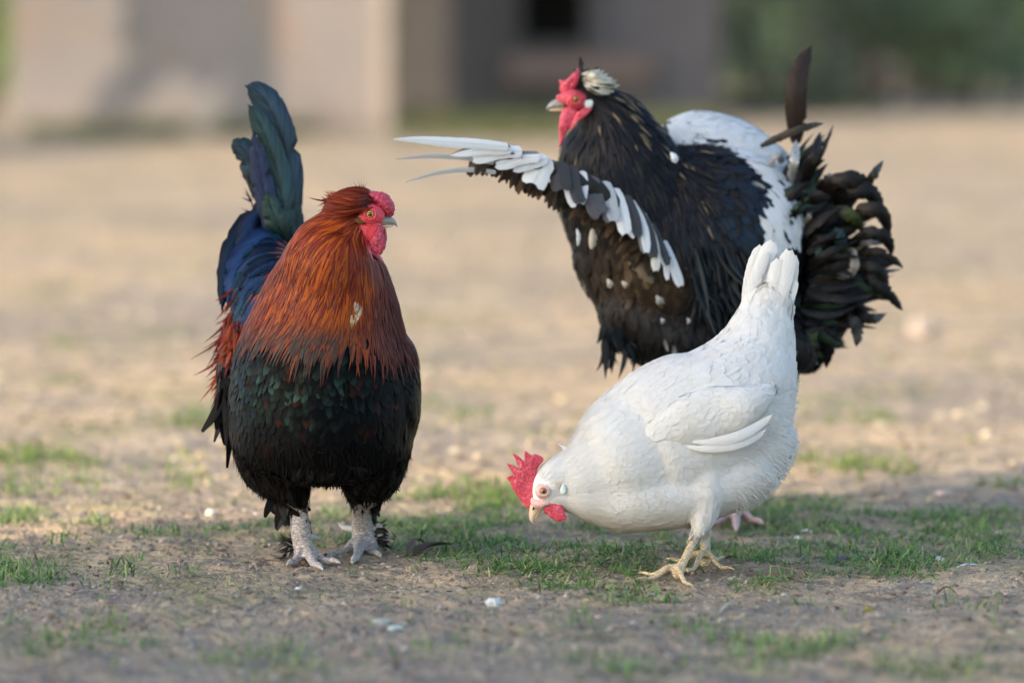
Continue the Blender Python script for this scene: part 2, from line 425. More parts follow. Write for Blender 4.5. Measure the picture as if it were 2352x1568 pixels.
def foot(sh, base, toes, r0, r1, Yb=None):
    """toes: lists of (px,py) tips on the ground, from base point base (px,py)"""
    for t in toes:
        pts = []
        b = gnd(*base)+np.array((0, 0, .012)); e = gnd(*t[:2])
        for k in range(6):
            f = k/5; p = b*(1-f)+e*f; p[2] = (1-f)**1.6*.012+.0045+.003*math.sin(f*9.)
            pts.append(p)
        rr = np.linspace(r0, r1, 6); rr[-1] = r1*.45
        q = catmull(pts, 4); rq = np.interp(np.linspace(0, 1, len(q)), np.linspace(0, 1, 6), rr)
        sh.tube(q, rq, rq, 12)
def mixc(a, b, t): return a*(1-t)+b*t
def sstep(a, b, x): t = np.clip((x-a)/(b-a), 0, 1); return t*t*(3-2*t)
def poly_in(poly):
    pl = np.array(poly, float)
    def f(px, py, P=None):
        ins = np.zeros(px.shape, bool); n = len(pl); j = n-1
        for i in range(n):
            xi, yi = pl[i]; xj, yj = pl[j]
            c = ((yi > py) != (yj > py)) & (px < (xj-xi)*(py-yi)/(yj-yi+1e-9)+xi)
            ins ^= c; j = i
        return ins.astype(float)
    return f
def arcs(name, parent, mat, n, root, end, bulge, Y, dY, W, colfn, prof=P_LANCE, seg=9, camber=.15, wj=.3, nj=.35, face=(0, -1, .1)):
    """curved feathers from root polyline points to end polyline points (picture units); bulge = sideways bow as a share of length"""
    rt = catmull(root, 8); en = catmull(end, 8); CN = []
    t = np.linspace(0, 1, seg+1)
    for i in range(n):
        s = rng.random(); s2 = np.clip(s+rng.normal(0, .06), 0, 1); f = rng.uniform(.62, 1.04)
        a = np.array([np.interp(s, np.linspace(0, 1, len(rt)), rt[:, k]) for k in range(2)])+rng.normal(0, 4, 2)
        b = np.array([np.interp(s2, np.linspace(0, 1, len(en)), en[:, k]) for k in range(2)]); b = a+(b-a)*f
        d = b-a; m = (a+b)/2+np.array((d[1], -d[0]))*bulge(s)*rng.uniform(.5, 1.5); y0 = Y+rng.uniform(-dY, dY)
        q = a[None]*(1-t[:, None])**2+2*m[None]*(t*(1-t))[:, None]+b[None]*(t**2)[:, None]; lift = -.012*np.sin(math.pi*t)*rng.uniform(.3, 1.4)
        CN.append([at(u, v_, y0+l) for (u, v_), l in zip(q, lift)])
    CN = np.array(CN); NN = norm(np.array(face, float)[None, None]+rng.normal(0, nj, (n, 1, 3))+np.zeros((1, seg+1, 1)))
    V, F, col, uv = feathers(CN, NN, W*rng.uniform(1-wj, 1+wj, n), prof, colfn, rng.random(n), camber, .08)
    return link(name, mesh_np(name, V, F, col, uv), mat, parent)

# ------------------------------------------------------------------ the ground
def axis(lo, hi, step, outs, grow=1.25):
    a = list(np.arange(lo, hi+1e-6, step)); s = step
    while a[-1] < outs[1]: s *= grow; a.append(a[-1]+s)
    s = step
    while a[0] > outs[0]: s *= grow; a.insert(0, a[0]-s)
    return np.array(a)
GX = axis(-.9, .9, .005, (-90, 90), 1.2); GY = axis(6.2, 8.9, .007, (-12, 160))
def fbm(x, y, sc, o=4):
    return noise.fractal(Vector((x*sc, y*sc, 3.3)), .6, 2.1, o)
def gh(x, y):
    f = max(0, min(1, (9.0-y)/.8))*max(0, min(1, (y-6.0)/.3))*max(0, min(1, (1.0-abs(x))/.15))
    h = fbm(x, y, 2.2, 3)*.009
    if f > 0:
        h += fbm(x+9, y, 11, 3)*.0035*f
        c = fbm(x, y+5, 55, 3); h += (max(0, c)*.0035+c*.0012)*f
    return h
Z = np.zeros((len(GY), len(GX)))
for i, y in enumerate(GY):
    for j, x in enumerate(GX):
        if 5 < y < 15 and abs(x) < 3: Z[i, j] = gh(x, y)*min(1, (15-y)/4)*min(1, (3-abs(x))/1)
X, Y = np.meshgrid(GX, GY); V = np.stack([X, Y, Z], -1).reshape(-1, 3); nx = len(GX)
b = (np.arange(len(GY)-1)*nx)[:, None]+np.arange(nx-1)[None]
F = np.stack([b, b+1, b+nx+1, b+nx], -1).reshape(-1, 4)
k = NT('dry_soil'); v = k.pos((1, .8, 1))
n_big = k.noise(1.1, 4, .6, v); n_mid = k.noise(7, 5, .62, v, .6); n_fine = k.noise(60, 6, .7, v); n_grit = k.noise(330, 3, .6, v)
c = k.mix(k.ramp(n_mid, (.40, 0.), (.60, 1.)), (.26, .208, .165), (.46, .352, .24))
c = k.mix(k.ramp(n_big, (.42, 0.), (.60, .6)), c, (.50, .35, .20)); n_b2 = k.noise(.7, 5, .6, v); c = k.mix(k.ramp(n_b2, (.50, 0.), (.62, .65)), c, (.235, .195, .16)); n_m2 = k.noise(17, 4, .6, v, .4); c = k.mix(k.ramp(n_m2, (.48, 0.), (.62, .75)), c, (.20, .165, .135))
c = k.mix(k.ramp(n_fine, (.28, .7), (.46, 0.)), c, (.1, .072, .055))
c = k.mix(k.ramp(n_grit, (.62, 0.), (.78, .55)), c, (.46, .41, .35))
# mossy, short-grass tint in loose patches
n_g = k.noise(3.2, 5, .65, v); c = k.mix(k.ramp(n_g, (.52, 0.), (.66, .5)), c, (.17, .17, .06))
k.l(c, k.b.inputs['Base Color']); k.set(Roughness=.95, Specular_IOR_Level=.15)
b0 = k.bump(n_mid, 1., .05); b0 = k.bump(n_m2, 1., .03, b0); b1 = k.bump(n_fine, .8, .006, b0); k.l(k.bump(n_grit, .8, .0015, b1), k.b.inputs['Normal'])
tag(link('ground', mesh_np('ground', V, F), k.m), 'bare trodden tan soil of the poultry yard', 'ground', kind='structure')

# ------------------------------------------------------------------ far background
def box(bm, x0, x1, y0, y1, z0, z1, rot=0):
    r = bmesh.ops.create_cube(bm, size=1)
    for q in r['verts']:
        q.co = Vector(((x0+x1)/2+q.co.x*(x1-x0), (y0+y1)/2+q.co.y*(y1-y0), (z0+z1)/2+q.co.z*(z1-z0)))
    return r['verts']
def bm_obj(name, bm, mat, parent=None):
    me = bpy.data.meshes.new(name); bm.to_mesh(me); bm.free(); return link(name, me, mat, parent)
def wall_mat(name, c1, c2, c3, s=1.2, rough=.9, vert=False):
    k = NT(name); v = k.pos((1, 1, .3) if vert else (1, 1, 1)); a = k.noise(s, 4, .6, v); b = k.noise(s*3.1, 5, .6, v, .8); d = k.noise(s*40, 3, .6, v)
    c = k.mix(k.ramp(a, (.35, 0.), (.65, 1.)), c1, c2); c = k.mix(k.ramp(b, (.5, 0.), (.75, .8)), c, c3); c = k.mix(k.ramp(d, (.2, .3), (.5, 0.)), c, tuple(x*.6 for x in c1))
    k.l(c, k.b.inputs['Base Color']); k.set(Roughness=rough, Specular_IOR_Level=.2); k.l(k.bump(d, .4, .004), k.b.inputs['Normal']); return k.m
M['plaster'] = wall_mat('pale_board', (.185, .175, .17), (.235, .205, .19), (.25, .17, .12))
M['oldwood'] = wall_mat('weathered_dark_wood', (.09, .082, .078), (.12, .106, .1), (.07, .06, .055), 2, .9, True)
M['browood'] = wall_mat('brown_wood', (.2, .14, .11), (.25, .18, .14), (.12, .09, .07), 2, .9)
M['postwood'] = wall_mat('pale_post_wood', (.33, .29, .26), (.38, .31, .27), (.28, .18, .13), 3, .9)
wl = empty('board_wall', (-1.6, 24, 0)); tag(wl, 'pale sunlit board wall of the shed at upper left', 'wall')
xs = np.linspace(at(22, 200, 24)[0], at(862, 200, 24)[0], 4)
for i in range(3):
    bm = bmesh.new(); box(bm, xs[i]+.004, xs[i+1]-.004, 24+.012*(i % 2), 24.05, -.05, 2.2); bmesh.ops.bevel(bm, geom=bm.edges[:], offset=.004, segments=1); bm_obj('board', bm, M['plaster'], wl)
bm = bmesh.new(); box(bm, xs[3]+.002, at(893, 200, 24)[0], 23.94, 24.08, -.05, 2.25); bmesh.ops.bevel(bm, geom=bm.edges[:], offset=.006, segments=2); bm_obj('corner_post', bm, M['postwood'], wl)
bm = bmesh.new(); box(bm, xs[0]-.1, xs[3]+.12, 23.7, 26.5, 2.26, 2.32); bm_obj('roof', bm, M['oldwood'], wl)
cp = empty('wooden_coop', (.2, 25.2, 0)); tag(cp, 'dark weathered wooden coop with a black hatch opening, behind the roosters', 'coop')
YC = 25.2
def cx(p): return float(at(p, 100, YC)[0])
def cz(p): return float(at(1176, p, YC)[2])
ho = (cx(1195), cx(1345)); hz = cz(100)
def plank_wall(x0, x1, z0, z1, mat, name='wall'):
    bm = bmesh.new(); x = x0
    while x < x1-.01:
        wd = min(random.uniform(.11, .16), x1-x); j = random.uniform(0, .008)
        box(bm, x+.002, x+wd-.002, YC-j, YC+.025-j, z0, z1); x += wd
    bm_obj(name, bm, mat, cp)
plank_wall(cx(897), ho[0], -.02, 1.9, M['oldwood']); plank_wall(ho[0], ho[1], -.02, hz, M['oldwood']); plank_wall(ho[0], ho[1], hz+.45, 1.9, M['oldwood'])
M['oldwood2'] = wall_mat('weathered_grey_wood', (.11, .10, .10), (.145, .125, .12), (.1, .08, .08), 2, .9, True)
plank_wall(ho[1], cx(1655), -.02, 1.9, M['oldwood2'])
bm = bmesh.new(); box(bm, cx(1165), cx(1500), YC-.11, YC-.012, cz(190), cz(128)); bmesh.ops.bevel(bm, geom=bm.edges[:], offset=.008, segments=2); bm_obj('landing_board', bm, M['browood'], cp)
bm = bmesh.new(); box(bm, ho[0]-.05, ho[0]-.003, YC-.03, YC-.009, hz-.03, hz+.5); bm_obj('hatch_frame', bm, M['oldwood'], cp); bm = bmesh.new(); box(bm, ho[1]+.003, ho[1]+.05, YC-.03, YC-.009, hz-.03, hz+.5); bm_obj('hatch_frame', bm, M['oldwood'], cp)
bm = bmesh.new(); box(bm, cx(897)+.01, cx(1655)-.01, YC+1.4, YC+1.45, 0, 1.9); box(bm, cx(897), cx(897)+.03, YC+.03, YC+1.39, 0, 1.9); box(bm, cx(1655)-.03, cx(1655), YC+.03, YC+1.39, 0, 1.9); bm_obj('inner_wall', bm, M['oldwood'], cp)
bm = bmesh.new(); box(bm, cx(897)-.12, cx(1655)+.12, YC-.25, YC+1.6, 1.91, 1.97); bm_obj('roof', bm, M['oldwood'], cp)

# leaves as small folded cards gathered on twigs
def leaf_mat(name, c1, c2, tr=.3):
    k = NT(name); a = k.n('ShaderNodeAttribute', attribute_name='col'); n = k.noise(3, 3, .5, k.pos())
    k.l(k.mix(k.ramp(n, (.3, .7), (.7, 1.)), (0., 0., 0.), a.outputs['Color'], 'MIX'), k.b.inputs['Base Color'])
    k.set(Roughness=.5, Specular_IOR_Level=.3)
    t = k.n('ShaderNodeBsdfTranslucent'); k.l(a.outputs['Color'], t.inputs[0]); ms = k.n('ShaderNodeMixShader'); ms.inputs[0].default_value = tr
    k.l(k.b.outputs[0], ms.inputs[1]); k.l(t.outputs[0], ms.inputs[2]); k.l(ms.outputs[0], k.out.inputs[0]); return k.m
M['leaf'] = leaf_mat('leaf', 0, 0)
M['bark'] = plain('bark', (.12, .09, .07), .9, .2, (.07, .05, .04), 30, .8)
def leaf_cloud(centres, radii, n, size, cols, name, parent, mat=None):
    c = np.array(centres, float); r = np.array(radii, float); pick = rng.choice(len(c), n, p=(r.prod(1)/r.prod(1).sum()) if r.ndim > 1 else None)
    d = norm(rng.normal(size=(n, 3)))*(rng.random((n, 1))**.45); P = c[pick]+d*r[pick]; P = P[P[:, 2] > .01]; n = len(P)
    a = norm(rng.normal(size=(n, 3))+np.array((0, 0, .3))); b_ = norm(np.cross(a, rng.normal(size=(n, 3)))); s = size*rng.uniform(.6, 1.3, (n, 1))
    nn = np.cross(a, b_)
    V = np.stack([P-a*s, P+b_*s*.45+nn*s*.12, P+a*s, P-b_*s*.45+nn*s*.12], 1).reshape(-1, 3)
    F = np.arange(n*4).reshape(-1, 4); cc = np.array(cols)[rng.integers(0, len(cols), n)]*rng.uniform(.6, 1.4, (n, 1))
    return link(name, mesh_np(name, V, F, np.repeat(cc, 4, 0), smooth=False), mat or M['leaf'], parent)
def trunk(parent, paths, name='trunk'):
    s = Shell()
    for P, r0, r1 in paths:
        q = catmull(P, 5); rr = np.linspace(r0, r1, len(q)); s.tube(q, rr, rr, 10)
    me = bpy.data.meshes.new(name); me.from_pydata(np.vstack(s.V).tolist(), [], s.F); me.update()
    return link(name, me, M['bark'], parent)
greens = [(.035, .07, .02), (.06, .095, .03), (.085, .085, .045), (.03, .05, .025)]
def bush(px, Yb, h, wdt, cols, label, seed, dens=1.):
    x = at(px, 100, Yb)[0]; e = empty('bush', (x, Yb, 0)); tag(e, label, 'bush', 'bushes at the edge of the yard')
    cols = [tuple(min(.4, q*2.9) for q in c_) for c_ in cols]; cs = []; rs = []
    for i in range(9):
        f = rng.random(); cs.append((x+rng.normal(0, wdt*.3), Yb+rng.normal(0, wdt*.2), h*(.15+.8*f))); rs.append((wdt*.34, wdt*.3, h*.22))
    trunk(e, [([(x+rng.normal(0, .05), Yb, -.02), (x+rng.normal(0, .1), Yb, h*.4), (x+rng.normal(0, wdt*.35), Yb+rng.normal(0, .1), h*.9)], .02, .005) for _ in range(6)], 'stem')
    leaf_cloud(cs, rs, int(1500*dens*wdt*h), .035, cols, 'leaves', e)
bush(1745, 26.8, 1.1, .7, [(.07, .075, .045), (.1, .095, .06)], 'low grey green bush just right of the dark coop', 1)
bush(1920, 27.6, 1.2, .8, [(.08, .08, .06), (.06, .07, .04), (.12, .1, .09)], 'greyish bush left of the round pale stone', 2)
bush(2110, 28.2, 1.3, .8, [(.035, .085, .025), (.05, .1, .03)], 'bright dark green bush at the upper right', 3)
bush(2310, 27.8, 1.2, .7, [(.05, .085, .03), (.1, .1, .08)], 'rightmost green bush at the yard edge', 4)
bush(2420, 32.5, 1.4, .9, greens, 'bush behind the rightmost bush', 5)
bush(2230, 30.0, 1.6, 1., greens, 'tall bush in the second row at the upper right', 6)
bush(1850, 30.2, 1.6, 1.1, greens, 'tall bush in the second row beside the coop', 7)
bush(2020, 27.2, .7, .8, [(.06, .085, .04), (.09, .09, .055)], 'low bush in front of the round pale stone', 9)
bush(2205, 27.0, .7, .8, [(.06, .09, .035), (.08, .09, .05)], 'low bush between the two bright bushes at the right', 10)
bush(-30, 25.5, 1.3, .5, [(.06, .12, .02), (.09, .13, .03)], 'green bush at the left end of the pale board wall', 8)
# bank behind the bushes, rising from the yard
gx = np.linspace(-14, 14, 60); gy = np.linspace(30, 44, 40); BX, BY = np.meshgrid(gx, gy)
BZ = sstep(30, 40, BY)*2.6-.01+np.vectorize(lambda a, b_: noise.noise(Vector((a*.8, b_*.8, 0))))(BX, BY)*.12*sstep(30, 32, BY)
b = (np.arange(39)*60)[:, None]+np.arange(59)[None]
k = NT('overgrown_bank'); v = k.pos(); n1 = k.noise(2.2, 4, .6, v); n2 = k.noise(9, 4, .6, v)
c = k.mix(k.ramp(n1, (.35, 0.), (.65, 1.)), (.10, .11, .065), (.06, .12, .035)); c = k.mix(k.ramp(n2, (.5, 0.), (.7, .6)), c, (.2, .17, .13)); k.l(c, k.b.inputs['Base Color']); k.set(Roughness=.95, Specular_IOR_Level=.1)
tag(link('grassy_bank', mesh_np('grassy_bank', np.stack([BX, BY, BZ], -1).reshape(-1, 3), np.stack([b, b+1, b+61, b+60], -1).reshape(-1, 4)), k.m), 'overgrown bank behind the yard', 'bank', kind='structure')

# trees outside the frame: one shades the foreground, one throws limb and leaf shadows on the pale wall and ground
h2 = np.array((sv.x, sv.y))/math.hypot(sv.x, sv.y)
def along(P, t): return np.array(P)+np.array(sv)*t
# big tree outside the frame to the left: its crown shades the yard where the chickens stand
A_ = gnd(250, 1222); DT = 8.0
E0 = A_[:2]+h2*DT; perp = np.array((-h2[1], h2[0])); perp = perp if perp[1] < 0 else -perp
tr = empty('tree', (float((E0+perp*1.7)[0]), float((E0+perp*1.7)[1]), 0)); tag(tr, 'broad leafy tree beside the yard, out of view to the left', 'tree')
cs = []; rs = []
for i in range(9):
    for z in (4.0, 4.5, 5.0, 5.5, 6.0, 6.5):
        q = E0+perp*(.40+i*.42)+rng.normal(0, .05, 2); cs.append((q[0], q[1], z)); rs.append((.45, .45, .4))
leaf_cloud(cs, rs, 42000, .055, greens, 'crown', tr)
c0 = E0+perp*1.7
trunk(tr, [([(*c0, -.05), (*(c0+(.05, .03)), 2.), (*c0, 4.2), (*(c0+(.05, -.1)), 6.2)], .16, .05)]+[([(*c0, 3.4), (*(c0+perp*k*.5), 4.3), (*(c0+perp*k), 5.3)], .07, .02) for k in (-1.2, -.6, .7, 1.4)])
# young tree by the wall, added out of view to shade boards and ground
lt = empty('unseen_young_tree', (-3.1, 22.6, 0)); tag(lt, 'young tree added out of view left of the pale wall, limbs and leaves shading boards and ground', 'tree')
def caster(px, py, t): return along(at(px, py, 23.99), t)
limbs = []
for a, b_, r in (((325, 120), (415, -60), .075), ((415, 165), (500, -10), .055), ((225, 270), (330, 110), .04)):
    p0 = caster(*a, 1.5); p1 = caster(*b_, 1.6); limbs.append(([p0, (p0+p1)/2+np.array((.01, 0, .01)), p1, p1+np.array((-.15, .02, .6))], r, r*.9))
limbs.append(([(-3.3, 22.7, -.02), (-3.2, 22.7, 1.2), (-3.0, 22.8, 2.6)], .09, .05))
trunk(lt, limbs, 'trunk')
crown = [along(gnd(px, py)+np.array((0, 0, 0)), 3.1) for px, py in ((-60, 345), (60, 335), (180, 330), (300, 322), (420, 318), (560, 310), (700, 304))]  # leaf clumps added along the sun's path to shade the ground below the wall
leaf_cloud([tuple(c) for c in crown], [(.32, .55, .22)]*7, 3800, .05, greens, 'crown', lt)

# ================================================================== russet rooster (left)
def A(*c): return np.array(c, float)
RY = 7.6
g = gnd(760, 1290); rr = empty('rooster', (g[0], RY, 0))
tag(rr, 'russet and black rooster standing upright, head turned right, dark blue sickle tail', 'rooster')
sh = Shell()
sh.loft([(862, 505, 7.52, 12, .010), (855, 492, 7.52, 26, .019), (838, 486, 7.53, 36, .024), (810, 500, 7.53, 52, .030), (785, 540, 7.53, 78, .042), (768, 580, 7.53, 104, .062),
         (764, 640, 7.55, 132, .085), (757, 700, 7.57, 158, .11), (750, 760, 7.585, 180, .13), (743, 830, 7.6, 204, .145), (740, 900, 7.61, 214, .15),
         (738, 970, 7.61, 212, .15), (737, 1030, 7.62, 200, .14), (736, 1075, 7.62, 170, .12), (736, 1098, 7.62, 110, .08)], 32)
sh.loft([(705, 820, 7.7, 150, .1), (660, 720, 7.78, 120, .09), (625, 640, 7.84, 85, .07), (612, 560, 7.88, 50, .045), (612, 520, 7.9, 20, .02)], 24)
sh.loft([(560, 780, 7.68, 40, .06), (548, 860, 7.7, 48, .09), (560, 940, 7.7, 45, .09), (580, 1000, 7.68, 30, .06)], 20)      # far-left folded wing
sh.loft([(918, 770, 7.62, 10, .03), (926, 810, 7.62, 26, .05), (932, 880, 7.63, 32, .08), (932, 960, 7.63, 30, .08), (915, 1020, 7.62, 25, .05)], 20)     # right folded wing
sh.loft([(640, 960, 7.6, 110, .09), (640, 1050, 7.6, 98, .085), (655, 1100, 7.59, 66, .06), (678, 1140, 7.58, 32, .03), (684, 1160, 7.58, 18, .012)], 20)
sh.loft([(855, 960, 7.62, 100, .09), (852, 1050, 7.64, 86, .08), (845, 1100, 7.66, 55, .055), (836, 1135, 7.68, 28, .028), (832, 1150, 7.68, 16, .011)], 20)
# shanks and feet
lf = gnd(700, 1291)[1]; rf = gnd(834, 1272)[1]
sh.loft([(683, 1140, 7.585, 22, .012), (687, 1180, 7.585, 22, .012), (690, 1215, 7.58, 24, .013), (694, 1245, (lf+7.58)/2, 23, .013), (700, 1272, lf, 24, .013), (703, 1284, lf, 22, .011)], 16)
sh.loft([(832, 1135, 7.68, 21, .012), (832, 1175, 7.68, 22, .012), (832, 1210, 7.69, 25, .013), (835, 1235, 7.69, 28, .013), (836, 1252, rf, 32, .014), (834, 1264, rf, 27, .011)], 16)
foot(sh, (700, 1289), [(783, 1303), (742, 1318), (659, 1308), (700, 1266)], .0085, .0042)
foot(sh, (832, 1268), [(748, 1289), (808, 1304), (877, 1288), (850, 1250)], .0088, .0042)
def rsm(V):
    px, py = topx(V); return 1-.85*sstep(1125, 1165, py)
V, F = sh.remesh(.0024, rsm, 10)
def rpick(c):
    px, py = topx(c); a = np.zeros(len(c))
    a[py < 800] = 3; a[(py > 1128)] = 1
    a[(px > 815) & (py > 455) & (py < 600)] = 2
    return a
body_obj('body', rr, V, F, [M['dark_skin'], M['leg_grey'], M['facered'], M['rust_skin']], rpick)
RS = Surf(V, F)
fl = flow_from([(800, 470, -1, .35), (760, 500, -1, .6), (700, 540, -.8, .9), (650, 620, -.6, 1), (610, 700, -.45, 1), (700, 700, -.42, 1), (780, 640, -.3, 1), (830, 600, -.12, 1),
                (860, 620, .1, 1), (900, 660, .3, 1), (930, 760, .2, 1), (860, 740, -.05, 1), (760, 780, -.5, 1), (620, 790, -.8, 1), (560, 760, -.7, 1), (520, 850, -.15, 1), (700, 860, -.1, 1), (740, 950, 0, 1), (800, 900, .05, 1),
                (640, 1080, .1, 1), (850, 1080, -.1, 1), (550, 950, .1, 1), (930, 950, -.05, 1), (620, 620, .2, 1), (600, 540, -.1, 1)], 45)
# breast, belly and thighs: scale-like rounded feathers
black = A(.0035, .003, .0035); green = A(.035, .075, .055); teal = A(.02, .10, .095); brown = A(.07, .016, .006)
def col_breast(CN, v, rnd):
    px, py = topx(CN[:, 0]); N = len(rnd); r2 = np.random.default_rng(3).random((N, 3))
    gz = np.exp(-((py-865)/75)**2)*sstep(930, 660, px)*(.1+.9*r2[:, 0]**2)*.75+.06*(r2[:, 1] > .8)*sstep(1050, 850, py)
    bz = sstep(650, 520, px)*(r2[:, 2] > .55)*sstep(1080, 900, py)
    base = black[None]*(.5+r2[:, :1]); c = mixc(base, green[None]*(.5+r2[:, 1:2]*1.1), np.clip(gz, 0, 1)[:, None])
    c = mixc(c, A(.02, .028, .075)[None], (bz*.6)[:, None]); c = mixc(c, brown[None], ((r2[:, 1] < .10)*.38*sstep(1060, 940, py))[:, None])
    t = sstep(.35, .85, v)[None, :, None]
    mid = base[:, None]*(1-t)+c[:, None]*t; edge = mid*(1-.65*sstep(.75, 1, v)[None, :, None])
    return mid, edge*.8
low = lambda px, py, P: np.maximum(sstep(745, 800, py), (px > 905)*(py > 690)*1.)*(py < 1128)
coat('breast_feathers', rr, RS, M['iri'], low, 60000, .0075, fl, .024, .0135, col_breast, lift=(.0006, .0022), camber=.05, nj=.1)
def col_dark(CN, v, rnd):
    c = (A(.008, .006, .005)[None]*(.4+rnd[:, None]))[:, None]*np.ones((1, len(v), 1)); return c, c*.8
leg_top = lambda px, py, P: ((py > 1020) & (py < 1150))*1.
coat('thigh_fluff', rr, RS, M['fluff'], leg_top, 40000, .0045, fl, .028, .0028, col_dark, P_HAIR, (.001, .006), 4, .4, .05, .5)
coat('thigh_fluff', rr, RS, M['black'], lambda px, py, P: ((py > 1070) & (py < 1125))*1., 30000, .009, fl, .026, .009, col_dark, P_ROUND, (.001, .007), 5, .35, .1, .35)
tuft = tube_obj('hock_tuft', rr, M['dark_skin'], [(655, 1110, 7.6, 40, .03), (650, 1150, 7.6, 30, .025), (652, 1185, 7.6, 18, .015), (658, 1205, 7.6, 6, .006)])
def loose(name, parent, mat, n, box_, L, W, dirv, colfn, prof=P_HAIR, spread=.5, seg=4, camber=.05):
    x0, x1, y0, y1, Yc, dY = box_; P = np.array([at(rng.uniform(x0, x1), rng.uniform(y0, y1), Yc+rng.uniform(-dY, dY)) for _ in range(n)])
    d = norm(np.array((dirv[0], dirv[2] if len(dirv) > 2 else 0, -dirv[1]))[None]+rng.normal(0, spread, (n, 3))); Ls = L*rng.uniform(.6, 1.3, n)
    bend = rng.normal(0, .25, (n, 3)); CN = np.stack([P+d*(Ls*v)[:, None]+bend*(Ls*v*v)[:, None] for v in np.linspace(0, 1, seg+1)], 1)
    NN = norm(np.array((0, -1., .2))[None, None]+rng.normal(0, .4, (n, 1, 3))+np.zeros((1, seg+1, 1)))
    Vv, Ff, col, uv = feathers(CN, NN, W*rng.uniform(.7, 1.3, n), prof, colfn, rng.random(n), camber)
    return link(name, mesh_np(name, Vv, Ff, col, uv), mat, parent)
loose('hock_feathers', rr, M['black'], 42, (625, 685, 1120, 1165, 7.585, .015), .026, .009, (-.0, 1), col_dark, P_ROUND, .3)
loose('hock_feathers', rr, M['black'], 26, (846, 858, 1135, 1168, 7.68, .01), .018, .007, (.35, 1), col_dark, P_ROUND, .3)
# hackle
rust = A(.30, .033, .003); orange = A(.44, .085, .005); dred = A(.12, .011, .003); wine = A(.11, .018, .014)
def col_hackle(CN, v, rnd):
    px, py = topx(CN); N, Sg = px.shape; r = np.random.default_rng(11).random((N, 4))
    o = np.exp(-((px[:, 0]-770)/120)**2-((py[:, 0]-730)/150)**2)
    base = mixc(dred[None], rust[None], r[:, :1]); base = mixc(base, orange[None], ((r[:, 1] < .25+.6*o)*.85)[:, None]); base = mixc(base, wine[None], (sstep(825, 885, px[:, 0])*.9)[:, None])
    mid = base[:, None]*np.ones((1, Sg, 1))
    tealtip = sstep(715, 790, py)*(r[:, 2:3] > .3)*sstep(860, 760, px)
    tc = mixc(A(.003, .004, .005), A(.012, .055, .05), r[:, 3:4, None])
    stripe = (r[:, 2:3] < .42)*sstep(560, 640, py)*.75
    mid = mixc(mid, A(.02, .012, .018), stripe[..., None]); mid = mixc(mid, tc, tealtip[..., None])
    edge = mixc(base[:, None], dred*1.2, (sstep(770, 860, py)*.6)[..., None]); edge = mixc(edge, tc*.6, (tealtip*sstep(745, 775, py)*.55)[..., None])
    return mid, edge*1.05
hk = poly_in([(735, 500), (800, 470), (826, 520), (835, 560), (860, 600), (900, 610), (930, 680), (945, 745), (900, 775), (840, 765), (760, 770), (660, 765), (590, 745), (560, 740), (590, 660), (620, 600), (660, 540)])
def hk_r(px, py, P):
    w_ = np.array([noise.noise(Vector((a*.022, 3.3, 0))) for a in px])*26
    return hk(px, np.minimum(py+w_*sstep(640, 740, py), 1e4))*(P[:, 1] < 7.72)
coat('hackle', rr, RS, M['hackle'], hk_r, 90000, .0042, fl, .056, .0052, col_hackle, P_LANCE, (.0008, .0036), 8, .09, .12, nj=.05)
coat('hackle', rr, RS, M['hackle'], lambda px, py, P: ((px > 700) & (px < 835) & (py > 478) & (py < 585))*1., 30000, .0034, fl, .030, .0034, col_hackle, P_LANCE, (.0008, .0026), 6, .1, .12, nj=.05)
def col_glint(CN, v, rnd):
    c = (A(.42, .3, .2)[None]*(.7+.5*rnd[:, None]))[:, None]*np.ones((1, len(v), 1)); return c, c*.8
arcs('glint_hackle', rr, M['hackle'], 16, [(818, 690), (826, 706), (814, 722)], [(812, 722), (820, 740), (806, 756)], lambda s: 0., 7.432, .003, .0036, col_glint, P_LANCE, 5)  # light glints on the chest, painted as cream strands
# saddle hackles hanging behind on the left
sfl = flow_from([(560, 640, -.5, 1), (520, 720, -.35, 1), (505, 800, -.12, 1), (540, 800, -.25, 1), (520, 880, -.1, 1)], 40)
def col_saddle(CN, v, rnd):
    px, py = topx(CN); r = np.random.default_rng(5).random((len(rnd), 3)); b_ = mixc(dred*1.15, rust*1.1, r[:, :1]**1.5)
    b_ = np.where((px[:, :1] > 525) & (py[:, :1] > 760), A(.27, .035, .006)[None], b_); mid = b_[:, None]*np.ones((1, len(v), 1))
    mid = mixc(mid, A(.02, .05, .09), ((r[:, 1:2] < .22)*.7*np.ones((1, len(v))))[..., None]); return mid, b_[:, None]*np.ones((1, len(v), 1))
loose('saddle_feathers', rr, M['hackle'], 520, (545, 610, 640, 735, 7.78, .05), .045, .0042, (-.34, 1), col_saddle, P_LANCE, .06, 6, .3)
loose('saddle_feathers', rr, M['hackle'], 420, (515, 560, 730, 830, 7.72, .04), .045, .0040, (-.12, 1), col_saddle, P_LANCE, .06, 6, .3)
loose('wing_bow', rr, M['hackle'], 240, (528, 572, 745, 815, 7.63, .02), .034, .006, (-.2, 1), col_saddle, P_LANCE, .15, 5, .3)
def col_wing(CN, v, rnd):
    c = mixc(A(.008, .008, .009), A(.03, .028, .03), rnd[:, None])[:, None]*np.ones((1, len(v), 1)); return c, c*.7
loose('wing_feathers', rr, M['iri'], 60, (508, 535, 840, 930, 7.64, .03), .05, .011, (.12, 1), col_wing, P_ROUND, .08, 6)
